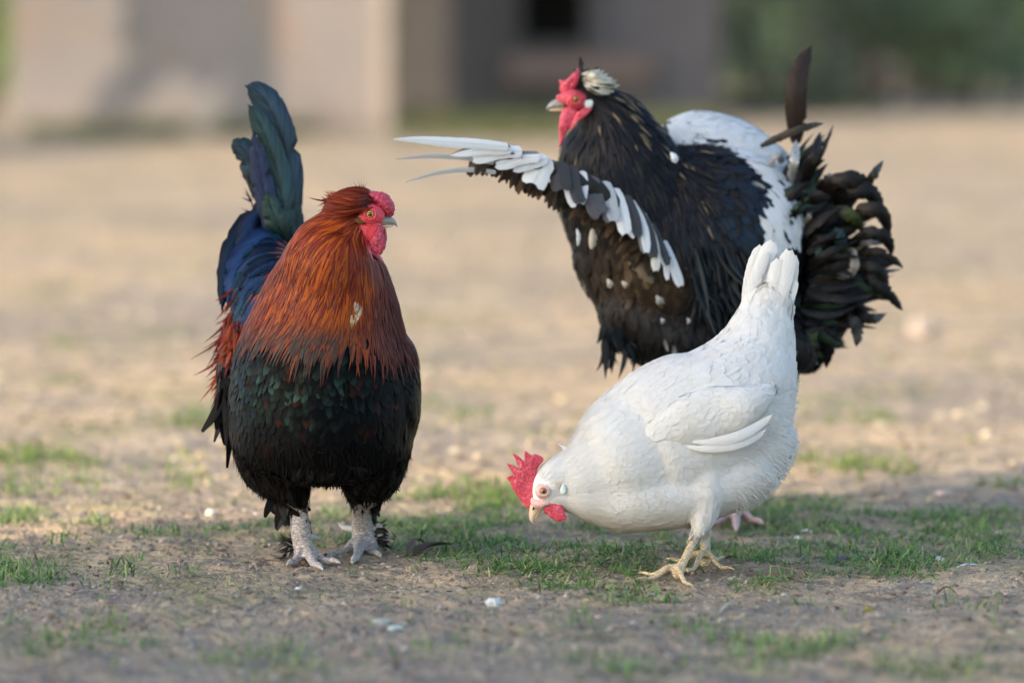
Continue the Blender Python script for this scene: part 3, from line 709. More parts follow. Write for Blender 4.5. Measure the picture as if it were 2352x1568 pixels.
# blue tail coverts
def col_cov(CN, v, rnd):
    r = np.random.default_rng(8).random((len(rnd), 2)); c = mixc(A(.006, .010, .022), A(.022, .055, .13), r[:, :1]**1.6); c = mixc(c, A(.015, .09, .10), (r[:, 1:]<.25)*.7)
    mid = c[:, None]*np.ones((1, len(v), 1)); return mid, mid*(.45+0*v[None, :, None])
cfl = flow_from([(640, 560, -.6, .6, .2), (600, 520, -.6, .8), (560, 560, -.3, 1), (540, 640, -.15, 1), (590, 620, -.6, 1), (620, 700, -.6, 1), (550, 700, 0, 1)], 40)
coat('tail_coverts', rr, RS, M['iri'], lambda px, py, P: ((px < 665) & (py < 700) & (P[:, 1] > 7.68))*1., 40000, .010, cfl, .055, .026, col_cov, np.array([.4, .9, 1, .95, .75, .2]), (.001, .006), 8, .1, .2)
for i, (p, c0, c1) in enumerate([
    ([(625, 520, 7.86, 22), (580, 500, 7.84, 26), (545, 545, 7.82, 26), (522, 610, 7.8, 22), (512, 680, 7.78, 14), (510, 720, 7.78, 5)], (.006, .008, .014), (.012, .03, .06)),
    ([(640, 560, 7.82, 22), (600, 545, 7.8, 28), (560, 590, 7.78, 30), (535, 650, 7.76, 24), (522, 700, 7.76, 12)], (.010, .02, .06), (.03, .07, .17)),
    ([(650, 600, 7.8, 20), (610, 600, 7.77, 28), (575, 640, 7.75, 28), (550, 700, 7.74, 16), (540, 730, 7.74, 6)], (.012, .02, .05), (.03, .09, .18)),
    ([(640, 500, 7.85, 18), (612, 478, 7.84, 22), (580, 505, 7.83, 24), (560, 560, 7.81, 20), (548, 610, 7.81, 8)], (.01, .012, .02), (.02, .04, .10))]):
    big_feather('covert_feather', rr, M['iri'], p, lambda u, t, c0=c0, c1=c1: mixc(A(*c0), A(*c1), .5+.5*math.cos(math.pi*abs(u-.5)*2)), camber=.25)
# tail: an empty-free part whose feathers are its sub-parts
tail = tube_obj('tail', rr, M['dark_skin'], [(640, 600, 7.84, 30, .03), (650, 560, 7.86, 26, .026), (655, 530, 7.87, 16, .016)])
def sick(c0, c1, bar=.25):
    c0 = A(*c0); c1 = A(*c1)
    def f(u, t):
        b_ = .5+.5*math.sin((t*1.2-abs(u-.5)*.35)*42); c = mixc(c0, c1, np.clip(.55*(1-abs(u-.5)*1.2)+bar*(b_-.5)*sstep(.7, .3, t), 0, 1))
        return c*(.35 if abs(u-.5) < .02 else 1)
    return f
PF = (.55, .8, .95, 1, 1, .95, .75, .06)
blue = ((.010, .022, .038), (.040, .10, .15)); grn = ((.010, .026, .034), (.035, .11, .11))
for pts, cc in [
    ([(655, 585, 7.86, 20), (668, 500, 7.87, 30), (664, 400, 7.88, 33), (645, 310, 7.88, 34), (618, 245, 7.88, 34), (588, 208, 7.88, 24), (560, 196, 7.88, 5)], blue),
    ([(645, 590, 7.84, 24), (652, 500, 7.845, 32), (640, 410, 7.85, 31), (612, 320, 7.85, 27), (588, 265, 7.85, 18), (568, 238, 7.85, 5)], grn),
    ([(640, 590, 7.83, 22), (620, 500, 7.83, 26), (603, 420, 7.83, 24), (590, 350, 7.83, 17), (580, 296, 7.83, 4)], ((.008, .015, .035), (.015, .04, .16))),
    ([(655, 590, 7.89, 20), (625, 500, 7.9, 26), (592, 410, 7.9, 30), (565, 350, 7.9, 26), (540, 330, 7.9, 12), (533, 328, 7.9, 4)], blue),
    ([(650, 590, 7.92, 20), (660, 510, 7.92, 28), (672, 430, 7.92, 22), (676, 380, 7.92, 8)], grn),
    ([(665, 600, 7.85, 16), (655, 560, 7.83, 24), (640, 520, 7.82, 28), (622, 470, 7.82, 20), (612, 440, 7.82, 5)], ((.008, .03, .03), (.018, .075, .065))),
    ([(690, 640, 7.87, 12), (684, 560, 7.87, 20), (672, 480, 7.87, 20), (662, 420, 7.87, 6)], grn)]:
    big_feather('sickle_feather', tail, M['sickle'], pts, sick(*cc), PF, nx=5, seg=40, camber=.16, jag=.03)
loose('ragged_feather', rr, M['black'], 12, (572, 600, 410, 500, 7.88, .01), .02, .003, (-.4, -1), col_dark, P_HAIR, .35)
# crest
crfl = flow_from([(830, 455, -1, -.02), (790, 455, -1, .15), (760, 475, -.9, .8), (820, 490, -1, .35), (780, 510, -1, .7)], 25)
cs_ = Shell(); cs_.loft([(858, 470, 7.525, 12, .012), (838, 462, 7.525, 26, .020), (805, 466, 7.525, 30, .026), (775, 480, 7.53, 26, .026), (750, 505, 7.53, 12, .014)], 20); cV, cF = cs_.remesh(.0022, lambda V: np.ones(len(V)), 6)
CS = Surf(cV, cF)
def col_crest(CN, v, rnd):
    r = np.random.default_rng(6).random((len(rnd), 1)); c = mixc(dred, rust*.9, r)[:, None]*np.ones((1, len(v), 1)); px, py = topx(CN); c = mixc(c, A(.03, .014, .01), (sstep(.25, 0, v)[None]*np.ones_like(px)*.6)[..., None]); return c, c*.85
crest = link('crest', mesh_np('crest', cV, cF), M['rust_skin'], rr)
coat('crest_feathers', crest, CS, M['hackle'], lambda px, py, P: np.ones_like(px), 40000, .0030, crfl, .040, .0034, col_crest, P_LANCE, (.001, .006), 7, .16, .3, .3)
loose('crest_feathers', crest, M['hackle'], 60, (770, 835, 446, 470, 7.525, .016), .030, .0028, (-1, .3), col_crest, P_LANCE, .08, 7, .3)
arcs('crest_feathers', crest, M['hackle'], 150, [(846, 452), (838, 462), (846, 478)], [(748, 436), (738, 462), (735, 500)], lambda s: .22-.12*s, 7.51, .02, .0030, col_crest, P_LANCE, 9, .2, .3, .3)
loose('crest_tuft', crest, M['fluff'], 60, (822, 838, 440, 455, 7.525, .004), .013, .0007, (-.1, -1), col_dark, P_HAIR, .3)
# head furniture
def lumpy(name, parent, mat, secs, amp, sc, vox=.0011):
    s = Shell()
    for q in secs: s.loft(q, 18, 5)
    Vv, Ff = s.remesh(vox, lambda V: np.ones(len(V)), 3); px, py = topx(Vv)
    n = norm(Vv-Vv.mean(0)); d = np.array([noise.fractal(Vector(p)*sc, .6, 2.1, 3) for p in Vv]); Vv = Vv+n*(d*amp)[:, None]
    return link(name, mesh_np(name, Vv, Ff), mat, parent)
lumpy('comb', rr, M['comb_dark'], [[(842, 446, 7.52, 5, .006), (856, 448, 7.52, 10, .010), (872, 458, 7.52, 15, .014), (886, 470, 7.52, 17, .016), (893, 484, 7.52, 14, .014), (890, 496, 7.52, 7, .008)],
                                  [(870, 448, 7.52, 9, .010), (884, 458, 7.52, 12, .012), (896, 470, 7.52, 8, .010), (900, 482, 7.52, 5, .006)]], .0018, 240)
lumpy('face', rr, M['facered'], [[(832, 500, 7.512, 14, .016), (846, 495, 7.51, 24, .019), (862, 495, 7.512, 24, .017), (878, 500, 7.515, 14, .010)],
                                 [(850, 500, 7.512, 20, .014), (856, 520, 7.512, 22, .012), (862, 540, 7.512, 16, .010), (866, 560, 7.512, 12, .008)],
                                 [(826, 512, 7.51, 8, .006), (838, 530, 7.51, 11, .007), (850, 548, 7.512, 9, .005), (856, 560, 7.512, 4, .003)]], .0012, 420)
lumpy('wattle', rr, M['comb_dark'], [[(874, 520, 7.505, 8, .004), (868, 545, 7.503, 14, .005), (868, 565, 7.503, 19, .006), (871, 580, 7.503, 10, .004), (872, 586, 7.503, 3, .002)]], .0016, 260)
lumpy('wattle', rr, M['comb_dark'], [[(876, 518, 7.53, 8, .004), (879, 535, 7.535, 9, .005), (881, 552, 7.535, 8, .005), (880, 566, 7.535, 3, .002)]], .0015, 300)
link_e = lumpy('ear_tuft', rr, M['lobe_brown'], [[(815, 504, 7.502, 4, .003), (826, 506, 7.5, 9, .006), (838, 508, 7.5, 7, .004), (846, 510, 7.502, 2, .002)]], .001, 500)
bk = tube_obj('beak', rr, M['beak_dark'], [(872, 508, 7.52, 15, .011), (884, 506, 7.52, 13.5, .010), (896, 507, 7.52, 10, .007), (905, 511, 7.52, 6, .0045), (911, 518, 7.52, 2, .0015), (912, 523, 7.52, .6, .0006)])
tube_obj('lower_beak', bk, M['beak_pale'], [(872, 518, 7.52, 6, .007), (888, 519, 7.52, 4.5, .006), (899, 518, 7.52, 2.6, .004), (904, 517, 7.52, .8, .001)])
eye(rr, 850, 492, 7.4915, 9.5, M['eye_yellow'], M['facered'], -1, 1.5)
# spurs and the ragged feathers at the feet
tube_obj('spur', rr, M['horn'], [(700, 1233, 7.585, 9, .005), (716, 1233, 7.6, 7, .004), (728, 1235, 7.61, 4.5, .0025), (735, 1236, 7.615, 1, .0006)])
tube_obj('spur', rr, M['horn'], [(818, 1214, 7.69, 8, .005), (800, 1213, 7.7, 6.5, .004), (786, 1209, 7.71, 4, .0024), (777, 1200, 7.72, 1, .0006)])
def col_puff(CN, v, rnd):
    px, py = topx(CN[:, 0]); c = np.where((rnd < .22)[:, None], A(.6, .6, .58)[None], A(.045, .032, .028)[None]*(.5+rnd[:, None])); c = c[:, None]*np.ones((1, len(v), 1)); return c, c*.85
loose('foot_feathers', rr, M['black'], 34, (664, 682, 1228, 1262, 7.585, .006), .016, .004, (-1, .25), col_puff, P_LANCE, .35)
loose('foot_feathers', rr, M['fluff'], 50, (648, 682, 1235, 1285, 7.585, .008), .02, .0008, (-1, .2), col_dark, P_HAIR, .5)
loose('foot_feathers', rr, M['black'], 40, (848, 876, 1200, 1250, 7.69, .008), .015, .0045, (1, .2), col_puff, P_LANCE, .4)
loose('foot_feathers', rr, M['fluff'], 45, (858, 884, 1230, 1258, 7.69, .008), .014, .0009, (1, -.05), col_dark, P_HAIR, .5)

# ================================================================== white hen
HY = 7.48
hen = empty('hen', (gnd(1590, 1320)[0], HY, 0))
tag(hen, 'white hen pecking with lowered head, red comb and pale yellow legs', 'hen')
zh = lambda x, y: (1119.7+x*.1465, 1004.9+y*.1465)      # head close-up coordinates
sh = Shell()
sh.loft([(1232, 1158, 7.42, 8, .007), (1238, 1140, 7.42, 19, .013), (1250, 1122, 7.42, 33, .019), (1268, 1108, 7.42, 46, .022), (1292, 1102, 7.425, 62, .03), (1325, 1100, 7.43, 82, .045),
         (1365, 1088, 7.44, 106, .062), (1410, 1068, 7.45, 138, .08), (1465, 1045, 7.47, 164, .092), (1530, 1018, 7.48, 180, .098), (1600, 980, 7.49, 180, .098), (1660, 935, 7.5, 164, .092), (1700, 885, 7.51, 136, .078),
         (1727, 832, 7.52, 106, .058), (1746, 775, 7.53, 78, .038), (1760, 722, 7.54, 60, .024), (1772, 680, 7.54, 48, .013), (1778, 650, 7.54, 26, .006)], 36)
sh.loft([(*zh(770, 980), 7.42, 12, .011), (*zh(860, 985), 7.42, 17, .014), (*zh(980, 960), 7.42, 20, .016), (*zh(1120, 930), 7.42, 26, .02), (*zh(1260, 930), 7.425, 34, .026)], 20)
sh.loft([(1300, 1125, 7.43, 34, .025), (1335, 1132, 7.43, 56, .04), (1385, 1135, 7.44, 74, .055), (1450, 1134, 7.45, 86, .07), (1540, 1128, 7.47, 84, .08), (1620, 1112, 7.48, 80, .08), (1690, 1088, 7.49, 76, .075), (1745, 1058, 7.5, 60, .06), (1775, 1035, 7.5, 30, .03)], 24)
sh.loft([(1640, 1060, 7.5, 90, .07), (1700, 1040, 7.51, 105, .08), (1745, 1000, 7.52, 88, .075), (1775, 965, 7.53, 52, .05), (1790, 950, 7.53, 20, .02)], 26)
sh.loft([(1620, 1080, 7.45, 90, .045), (1620, 1130, 7.43, 52, .04), (1618, 1175, 7.42, 33, .026), (1608, 1215, 7.41, 17, .012), (1604, 1226, 7.41, 10, .007)], 20)
sh.loft([(1600, 1100, 7.54, 80, .05), (1600, 1160, 7.54, 40, .03), (1614, 1205, 7.55, 20, .015), (1617, 1228, 7.56, 11, .008)], 20)
f1 = gnd(1551, 1333)[1]; f2 = gnd(1614, 1300)[1]
sh.loft([(1604, 1215, 7.41, 12, .007), (1594, 1240, 7.41, 10.5, .0062), (1577, 1275, (7.41+f1)/2, 10, .006), (1561, 1308, f1, 11, .0065), (1554, 1322, f1, 13, .0075), (1551, 1328, f1, 10, .006)], 16)
sh.loft([(1617, 1215, 7.56, 11, .007), (1618, 1245, 7.56, 10.5, .0062), (1619, 1270, 7.57, 11, .0065), (1618, 1288, f2, 14, .008), (1615, 1297, f2, 11, .006)], 16)
foot(sh, (1551, 1331), [(1458, 1326), (1454, 1342), (1594, 1360), (1577, 1318)], .0050, .0024)
foot(sh, (1615, 1298), [(1522, 1294), (1577, 1327), (1691, 1320), (1670, 1289)], .0050, .0024)
def hsm(V):
    px, py = topx(V); return 1-.85*sstep(1212, 1232, py)
V, F = sh.remesh(.0022, hsm, 26)
def hpick(c):
    px, py = topx(c); a = np.zeros(len(c)); a[(py > 1222) & (px > 1430)] = 1
    return a
body_obj('body', hen, V, F, [M['white_skin'], M['leg_yellow']], hpick)
HS = Surf(V, F)
hfl = flow_from([(1240, 1090, .6, -.8), (1262, 1070, 1, -.7), (1260, 1130, 1, -.1), (1290, 1090, 1, -.25), (1300, 1150, 1, .3), (1340, 1040, 1, -.6), (1360, 1100, 1, -.3), (1380, 1190, 1, .25), (1420, 950, 1, -.5),
                 (1480, 1050, 1, -.25), (1500, 1190, 1, .02), (1550, 900, 1, -.5), (1600, 1000, 1, -.25), (1590, 1100, 1, .25), (1650, 850, 1, -.6), (1700, 760, .5, -1), (1760, 740, .25, -1), (1780, 670, .2, -1),
                 (1700, 1000, 1, .1), (1790, 960, 1, .15), (1740, 1080, .8, .6), (1650, 1120, .7, .8), (1620, 1190, -.05, 1), (1790, 860, .4, -.6), (1730, 900, 1, -.5)], 40)
wh = A(.80, .775, .735); cr = A(.74, .66, .54); cool = A(.78, .79, .80)
def col_white(CN, v, rnd):
    r = np.random.default_rng(9).random((len(rnd), 2)); px, py = topx(CN[:, 0])
    c = mixc(wh[None], cr[None], (r[:, :1]**2)*.4+.3*sstep(1120, 1220, py)[:, None]); c = mixc(c, cool[None], (r[:, 1:]*.3)); c = c[:, None]*np.ones((1, len(v), 1)); return c, c*.99
def nofoot(px, py): return (py < 1216) | (px < 1430)
neck = lambda px, py, P: ((px < 1400) & (px > 1236) & nofoot(px, py) & ((px-1250)**2+(py-1128)**2 > 24**2))*1.
coat('neck_feathers', hen, HS, M['white'], neck, 60000, .0030, hfl, .017, .0046, col_white, P_LANCE, (.0005, .0016), 5, .16, .06, jag=.1)
coat('body_feathers', hen, HS, M['white'], lambda px, py, P: ((px > 1345) & nofoot(px, py) & (py > 760))*1., 90000, .0052, hfl, .028, .0135, col_white, P_ROUND, (.0005, .0023), 6, .2, .06, jag=.16, nj=.07)
coat('back_feathers', hen, HS, M['white'], lambda px, py, P: ((px > 1560) & (py < 960) & (py > 660))*1., 60000, .0085, hfl, .042, .021, col_white, P_ROUND, (.0008, .0046), 7, .2, .10, jag=.12)
coat('rear_fluff', hen, HS, M['fluff'], lambda px, py, P: ((px > 1690) & (py > 880) & (py < 1180))*1., 60000, .0028, hfl, .024, .0013, col_white, P_HAIR, (.001, .006), 5, .35, .05, .65)
coat('thigh_fluff', hen, HS, M['fluff'], lambda px, py, P: ((px > 1560) & (py > 1120) & (py < 1222) & (px < 1700))*1., 50000, .0028, hfl, .015, .0012, col_white, P_HAIR, (.001, .003), 5, .3, .05, .3)
coat('head_down', hen, HS, M['fluff'], lambda px, py, P: ((px < 1300) & (py < 1170) & (px > 1232))*1., 40000, .0016, hfl, .008, .0008, col_white, P_HAIR, (.0003, .0012), 4, .2, .05, .1)
def col_wisp(CN, v, rnd):
    c = (wh*np.ones((len(rnd), 1)))[:, None]*np.ones((1, len(v), 1)); return c, c
coat('soft_barbs', hen, HS, M['fluff'], lambda px, py, P: ((px > 1260) & nofoot(px, py) & (py > 700))*1., 90000, .0029, hfl, .015, .0013, col_wisp, P_HAIR, (.001, .0028), 4, .3, .02, .2)
for (a, b_, y_) in (((1515, 866), (1500, 848), 7.47), ((1547, 832), (1530, 820), 7.48), ((1300, 1032), (1282, 1018), 7.43)):
    big_feather('stray_feather', hen, M['white'], [(*b_, y_, 3), (*a, y_, 7), (a[0]+14, a[1]+6, y_, 6)][::-1], lambda u, t: wh, (.9, 1, .8, .4, .1), nx=3, seg=10, camber=.1, gaps=0)
# folded wing
s = Shell(); s.loft([(1462, 1002, 7.417, 8, 0.017), (1482, 1000, 7.412, 26, 0.020), (1520, 990, 7.405, 44, 0.022), (1580, 972, 7.401, 62, 0.023), (1650, 955, 7.405, 66, 0.023), (1705, 935, 7.407, 50, 0.025), (1745, 910, 7.422, 28, 0.021), (1770, 893, 7.432, 10, 0.016)], 26)
wV, wF = s.remesh(.002, lambda V: np.ones(len(V)), 8); wing = link('wing', mesh_np('wing', wV, wF), M['white_skin'], hen); WS = Surf(wV, wF)
wfl = flow_from([(1480, 1010, 1, .25), (1500, 970, 1, -.15), (1580, 960, 1, -.2), (1600, 1030, 1, .0), (1700, 930, 1, -.45), (1680, 1010, 1, -.35)], 40)
coat('wing_coverts', wing, WS, M['white'], lambda px, py, P: np.ones_like(px), 30000, .0056, wfl, .028, .0145, col_white, P_ROUND, (.0006, .0024), 6, .14, .07, jag=.12)
for p in [[(1560, 1022, 7.386, 5), (1620, 1030, 7.379, 11), (1690, 1020, 7.382, 12), (1740, 1000, 7.393, 9), (1760, 985, 7.39, 3)],
          [(1570, 1012, 7.384, 5), (1630, 1015, 7.378, 11), (1700, 1000, 7.38, 12), (1755, 968, 7.392, 9), (1775, 950, 7.39, 3)]]:
    big_feather('flight_feather', wing, M['flight'], p, lambda u, t: wh*(.97 if abs(u-.5) > .06 else 1.03), nx=4, seg=22, camber=.08, jag=.02, gaps=0)
# tail
tl = coat('tail', hen, HS, M['white'], lambda px, py, P: ((py < 800) & (px > 1690))*1., 40000, .010, hfl, .055, .023, col_white, P_ROUND, (.001, .004), 7, .07, .08)
z6 = lambda x, y: (1263.3+x*.2686, 516.8+y*.2686)
PT = (.5, .75, .9, 1, 1, 1, .9, .35)
for i, (a, hw) in enumerate([([(1680, 850), (1690, 600), (1740, 350), (1808, 180)], 15), ([(1760, 800), (1770, 560), (1830, 320), (1905, 148)], 20), ([(1740, 850), (1720, 600), (1780, 400), (1850, 230)], 15),
               ([(1950, 850), (1960, 650), (2010, 420), (2045, 218)], 20), ([(2000, 900), (2010, 700), (2060, 450), (2085, 262)], 16), ([(1860, 800), (1850, 620), (1890, 470), (1915, 330)], 24), ([(2030, 900), (2050, 700), (2085, 560), (2105, 480)], 8),
               ([(1900, 850), (1900, 650), (1935, 480), (1965, 300)], 22)]):
    Yt = 7.545-.006*((i*5) % 4); big_feather('tail_feather', tl, M['flight'], [(*z6(*q), Yt, hw) for q in a], lambda u, t: wh*(1. if abs(u-.5) > .05 else 1.04), PT, nx=4, seg=26, camber=.10, jag=.025, gaps=1)
# comb with its points, wattle, beak, lobe, eye
comb_o = [(655, 1115), (560, 1040), (480, 920), (400, 810), (360, 710), (320, 660), (292, 620), (340, 642), (400, 642), (465, 635), (400, 560), (340, 470), (302, 398), (350, 415), (430, 445), (510, 500), (470, 420), (430, 320), (393, 250), (445, 265), (510, 310), (585, 375),
          (597, 300), (580, 205), (620, 220), (690, 270), (740, 248), (800, 270), (860, 300), (880, 340), (860, 385), (800, 450), (775, 520), (775, 575), (760, 660), (760, 760), (780, 860), (790, 960), (760, 1040), (715, 1095)]
slab('comb', hen, M['comb'], [zh(*p) for p in comb_o], 7.42, .0085, 1., 8, .0012, 260, .0012)
slab('wattle', hen, M['comb'], [zh(*p) for p in [(885, 1090), (960, 1045), (1050, 1010), (1120, 985), (1165, 1020), (1190, 1100), (1225, 1200), (1245, 1250), (1200, 1303), (1130, 1310), (1050, 1290), (950, 1210), (890, 1150)]], 7.406, .006, 1., 7, .001, 240)
slab('wattle', hen, M['comb'], [zh(*p) for p in [(878, 1100), (950, 1050), (1100, 1000), (1150, 1060), (1180, 1160), (1200, 1230), (1130, 1270), (1030, 1260), (930, 1200), (880, 1160)]], 7.436, .006, 1., 6, .001, 240)
lumpy('face', hen, M['facepink'], [[(*zh(780, 880), 7.4070, 13, .008), (*zh(840, 845), 7.4055, 18, .010), (*zh(900, 825), 7.4055, 18, .010), (*zh(980, 790), 7.407, 15, .007)],
                                   [(*zh(760, 960), 7.411, 13, .012), (*zh(770, 1010), 7.413, 13, .013), (*zh(820, 1060), 7.416, 10, .012)], [(*zh(800, 1040), 7.408, 9, .008), (*zh(880, 1030), 7.407, 9, .008), (*zh(970, 1010), 7.409, 5, .005)]], .0006, 420)
bk = tube_obj('beak', hen, M['beak_pale'], [(*zh(760, 1060), 7.42, 15, .010), (*zh(745, 1130), 7.42, 13.5, .009), (*zh(715, 1200), 7.42, 10, .007), (*zh(700, 1270), 7.42, 6.2, .005), (*zh(710, 1320), 7.42, 2.8, .0025), (*zh(724, 1341), 7.42, .8, .0008)])
tube_obj('lower_beak', bk, M['beak_pale'], [(*zh(850, 1070), 7.42, 6, .008), (*zh(810, 1150), 7.42, 5, .0065), (*zh(765, 1230), 7.42, 4, .005), (*zh(745, 1285), 7.42, 1.6, .0025)])
tube_obj('nostril', bk, M['nostril'], [(*zh(738, 1068), 7.411, 1.2, .0012), (*zh(722, 1100), 7.410, 2.2, .0016), (*zh(708, 1132), 7.411, 1.0, .001)], 10)
slab('earlobe', hen, M['lobe'], [zh(*p) for p in [(1190, 710), (1225, 770), (1235, 850), (1200, 890), (1155, 885), (1140, 830), (1160, 760)]], 7.396, .004, 1., 5)
def col_ear(CN, v, rnd):
    c = mixc(A(.66, .56, .44), A(.7, .62, .5), rnd[:, None])[:, None]*np.ones((1, len(v), 1)); return c, c*.9
x0, y0 = zh(1050, 660); x1, y1 = zh(1100, 760)
loose('ear_tuft', hen, M['fluff'], 70, (x0, x1+4, y0, y1, 7.399, .001), .009, .0008, (.9, .45), col_ear, P_HAIR, .18)
eye(hen, *zh(880, 835), 7.3935, 8.2, M['eye_orange'], M['facepink'], -1, 1.35)

# ================================================================== black and white rooster (behind)
BY_ = 8.05
br = empty('rooster', (at(1600, 1100, BY_)[0], BY_, 0))
tag(br, 'black and white rooster behind the white hen, one wing stretched out', 'rooster')
z4 = lambda x, y: (861.3+x*.4028, 86.1+y*.4028)
z5 = lambda x, y: (1492.9+x*.5127, 86.1+y*.5127)
z7 = lambda x, y: (1205.8+x*.1830, 143.6+y*.183)
sh = Shell()
sh.loft([(1292, 242, 7.98, 10, .009), (1305, 232, 7.98, 24, .017), (1328, 228, 7.985, 34, .023), (1358, 240, 7.99, 46, .03), (1388, 278, 8.0, 82, .048), (1405, 335, 8.01, 116, .068),
         (1425, 405, 8.02, 142, .085), (1448, 480, 8.03, 152, .095), (1480, 560, 8.04, 150, .10)], 32)
sh.loft([(1345, 545, 8.03, 30, .03), (1372, 565, 8.03, 84, .06), (1430, 580, 8.04, 150, .1), (1530, 580, 8.05, 215, .12), (1640, 560, 8.06, 225, .12), (1730, 540, 8.08, 190, .11), (1800, 530, 8.1, 110, .07), (1840, 520, 8.1, 40, .03)], 32)
sh.loft([(1405, 660, 8.04, 50, .05), (1455, 700, 8.04, 92, .08), (1530, 750, 8.05, 98, .1), (1640, 770, 8.05, 100, .1), (1760, 770, 8.06, 90, .1), (1820, 790, 8.08, 60, .07)], 28)
sh.loft([(1525, 345, 8.12, 60, .05), (1590, 345, 8.12, 80, .07), (1670, 365, 8.13, 84, .07), (1740, 405, 8.13, 76, .06), (1800, 450, 8.13, 60, .045)], 24)
sh.loft([(1765, 780, 8.02, 50, .045), (1795, 850, 8.01, 34, .03), (1800, 900, 8.0, 20, .015), (1790, 930, 8.0, 15, .01)], 18)
b1 = gnd(1691, 1192); b2 = gnd(1560, 1170)
sh.loft([(1790, 910, 8.0, 14, .010), (1762, 1000, 8.03, 13, .0085), (1722, 1100, 8.08, 13, .0085), (1700, 1150, b1[1], 14, .0095), (1692, 1180, b1[1], 14, .009), (1691, 1186, b1[1], 10, .007)], 16)
sh.loft([(1560, 820, 8.1, 60, .05), (1560, 920, 8.12, 25, .02), (1558, 1000, 8.14, 13, .009), (1560, 1100, 8.16, 13, .009), (1560, 1160, b2[1], 14, .009)], 16)
foot(sh, (1690, 1188), [(1627, 1218), (1691, 1230), (1755, 1212), (1712, 1170)], .0075, .004)
foot(sh, (1560, 1166), [(1500, 1180), (1545, 1195), (1600, 1185), (1575, 1150)], .0075, .004)
V, F = sh.remesh(.0027, lambda V: 1-.85*sstep(930, 990, topx(V)[1]), 8)
def bpick(c):
    px, py = topx(c); a = np.zeros(len(c)); a[py > 930] = 1; return a
body_obj('body', br, V, F, [M['dark_skin'], M['leg_pink']], bpick)
KS = Surf(V, F)
bfl = flow_from([(1350, 190, .9, .1), (1400, 230, .8, .45), (1460, 240, .9, .7), (1350, 290, -.05, 1), (1310, 350, -.1, 1), (1400, 350, .12, 1), (1500, 300, .7, 1), (1560, 400, .5, 1), (1480, 480, .2, 1), (1580, 540, .15, 1),
                 (1650, 300, 1, .2), (1700, 420, .8, .7), (1640, 560, .5, .8), (1700, 640, .45, 1), (1780, 480, .5, 1), (1340, 560, .1, 1), (1330, 450, 0, 1), (1400, 700, .3, 1), (1480, 800, .35, 1), (1600, 760, .2, 1), (1800, 840, 0, 1), (1760, 340, 1, .4)], 45)
def col_bhackle(CN, v, rnd):
    px, py = topx(CN[:, 0]); r = np.random.default_rng(21).random((len(rnd), 4)); S_ = len(v)
    c = mixc(A(.003, .003, .0045), A(.012, .012, .02), r[:, :1]); c = mixc(c, A(.05, .035, .022), ((r[:, 1] < .2)*.7)[:, None]); c = mixc(c, A(.012, .03, .05), ((r[:, 2] < .25)*.6*sstep(400, 520, py))[:, None])
    mid = c[:, None]*np.ones((1, S_, 1)); tip = (sstep(.62, .8, v)[None]*((r[:, 3] < .03+.3*np.exp(-((px-1430)/70)**2-((py-215)/40)**2)))[:, None])
    mid = mixc(mid, A(.38, .27, .15), (tip*.85)[..., None]); return mid, mid*.75
hk2 = poly_in([(1345, 205), (1375, 190), (1440, 195), (1500, 215), (1545, 280), (1580, 360), (1620, 450), (1640, 540), (1560, 560), (1440, 470), (1330, 440), (1280, 400), (1280, 345), (1320, 290), (1355, 262)])
coat('hackle', br, KS, M['hackle'], lambda px, py, P: hk2(px, py)*(P[:, 1] < 8.1), 70000, .0048, bfl, .058, .0058, col_bhackle, P_LANCE, (.001, .008), 8, .14, .3)
def col_bbody(CN, v, rnd):
    px, py = topx(CN[:, 0]); r = np.random.default_rng(22).random((len(rnd), 4)); n = len(rnd)
    c = mixc(A(.004, .004, .005), A(.016, .014, .015), r[:, :1])
    bl = np.exp(-((px-1690)/90)**2-((py-480)/110)**2); c = mixc(c, A(.006, .022, .045), ((r[:, 1] < .6)*bl)[:, None])
    bw = np.exp(-((px-1470)/110)**2-((py-600)/75)**2); c = mixc(c, mixc(A(.05, .028, .013), A(.16, .1, .055), r[:, 2:3]**2), np.clip(bw*1.2, 0, 1)[:, None])
    mid = c[:, None]*np.ones((1, len(v), 1)); edge = mid*.7
    pt = .018*sstep(520, 640, py)+.004
    sp = (r[:, 3] < pt)[:, None]*sstep(.55, .75, v)[None]; mid = mixc(mid, A(.55, .5, .42), (sp*.9)[..., None])
    return mid, edge
dark_area = lambda px, py, P: ((py < 930) & ~((px < 1360) & (py < 300)))*1.
coat('body_feathers', br, KS, M['black'], dark_area, 90000, .0085, bfl, .034, .017, col_bbody, P_ROUND, (.001, .006), 6, .22, .15, jag=.1)
wp = poly_in([(1505, 230), (1600, 235), (1700, 255), (1770, 320), (1850, 330), (1850, 420), (1800, 500), (1762, 545), (1742, 500), (1760, 430), (1710, 375), (1640, 335), (1560, 315), (1520, 290)])
def col_bw(CN, v, rnd):
    px, py = topx(CN[:, 0]); r = np.random.default_rng(23).random((len(rnd), 2))
    c = np.where((r[:, :1] < .05), A(.03, .03, .04)[None], mixc(A(.75, .76, .78), A(.8, .78, .73), r[:, 1:])); c = c[:, None]*np.ones((1, len(v), 1)); return c, c*.97
coat('saddle_feathers', br, KS, M['white'], lambda px, py, P: wp(px, py), 60000, .0055, bfl, .045, .014, col_bw, P_ROUND, (.003, .009), 7, .12, .08, .1)
def col_strand(CN, v, rnd):
    c = mixc(A(.006, .006, .008), A(.016, .03, .036), rnd[:, None]**2)[:, None]*np.ones((1, len(v), 1)); return c, c*.7
loose('flank_feathers', br, M['hackle'], 260, (1590, 1730, 560, 640, 7.93, .03), .085, .006, (.3, 1), col_strand, P_LANCE, .12, 7, .3)
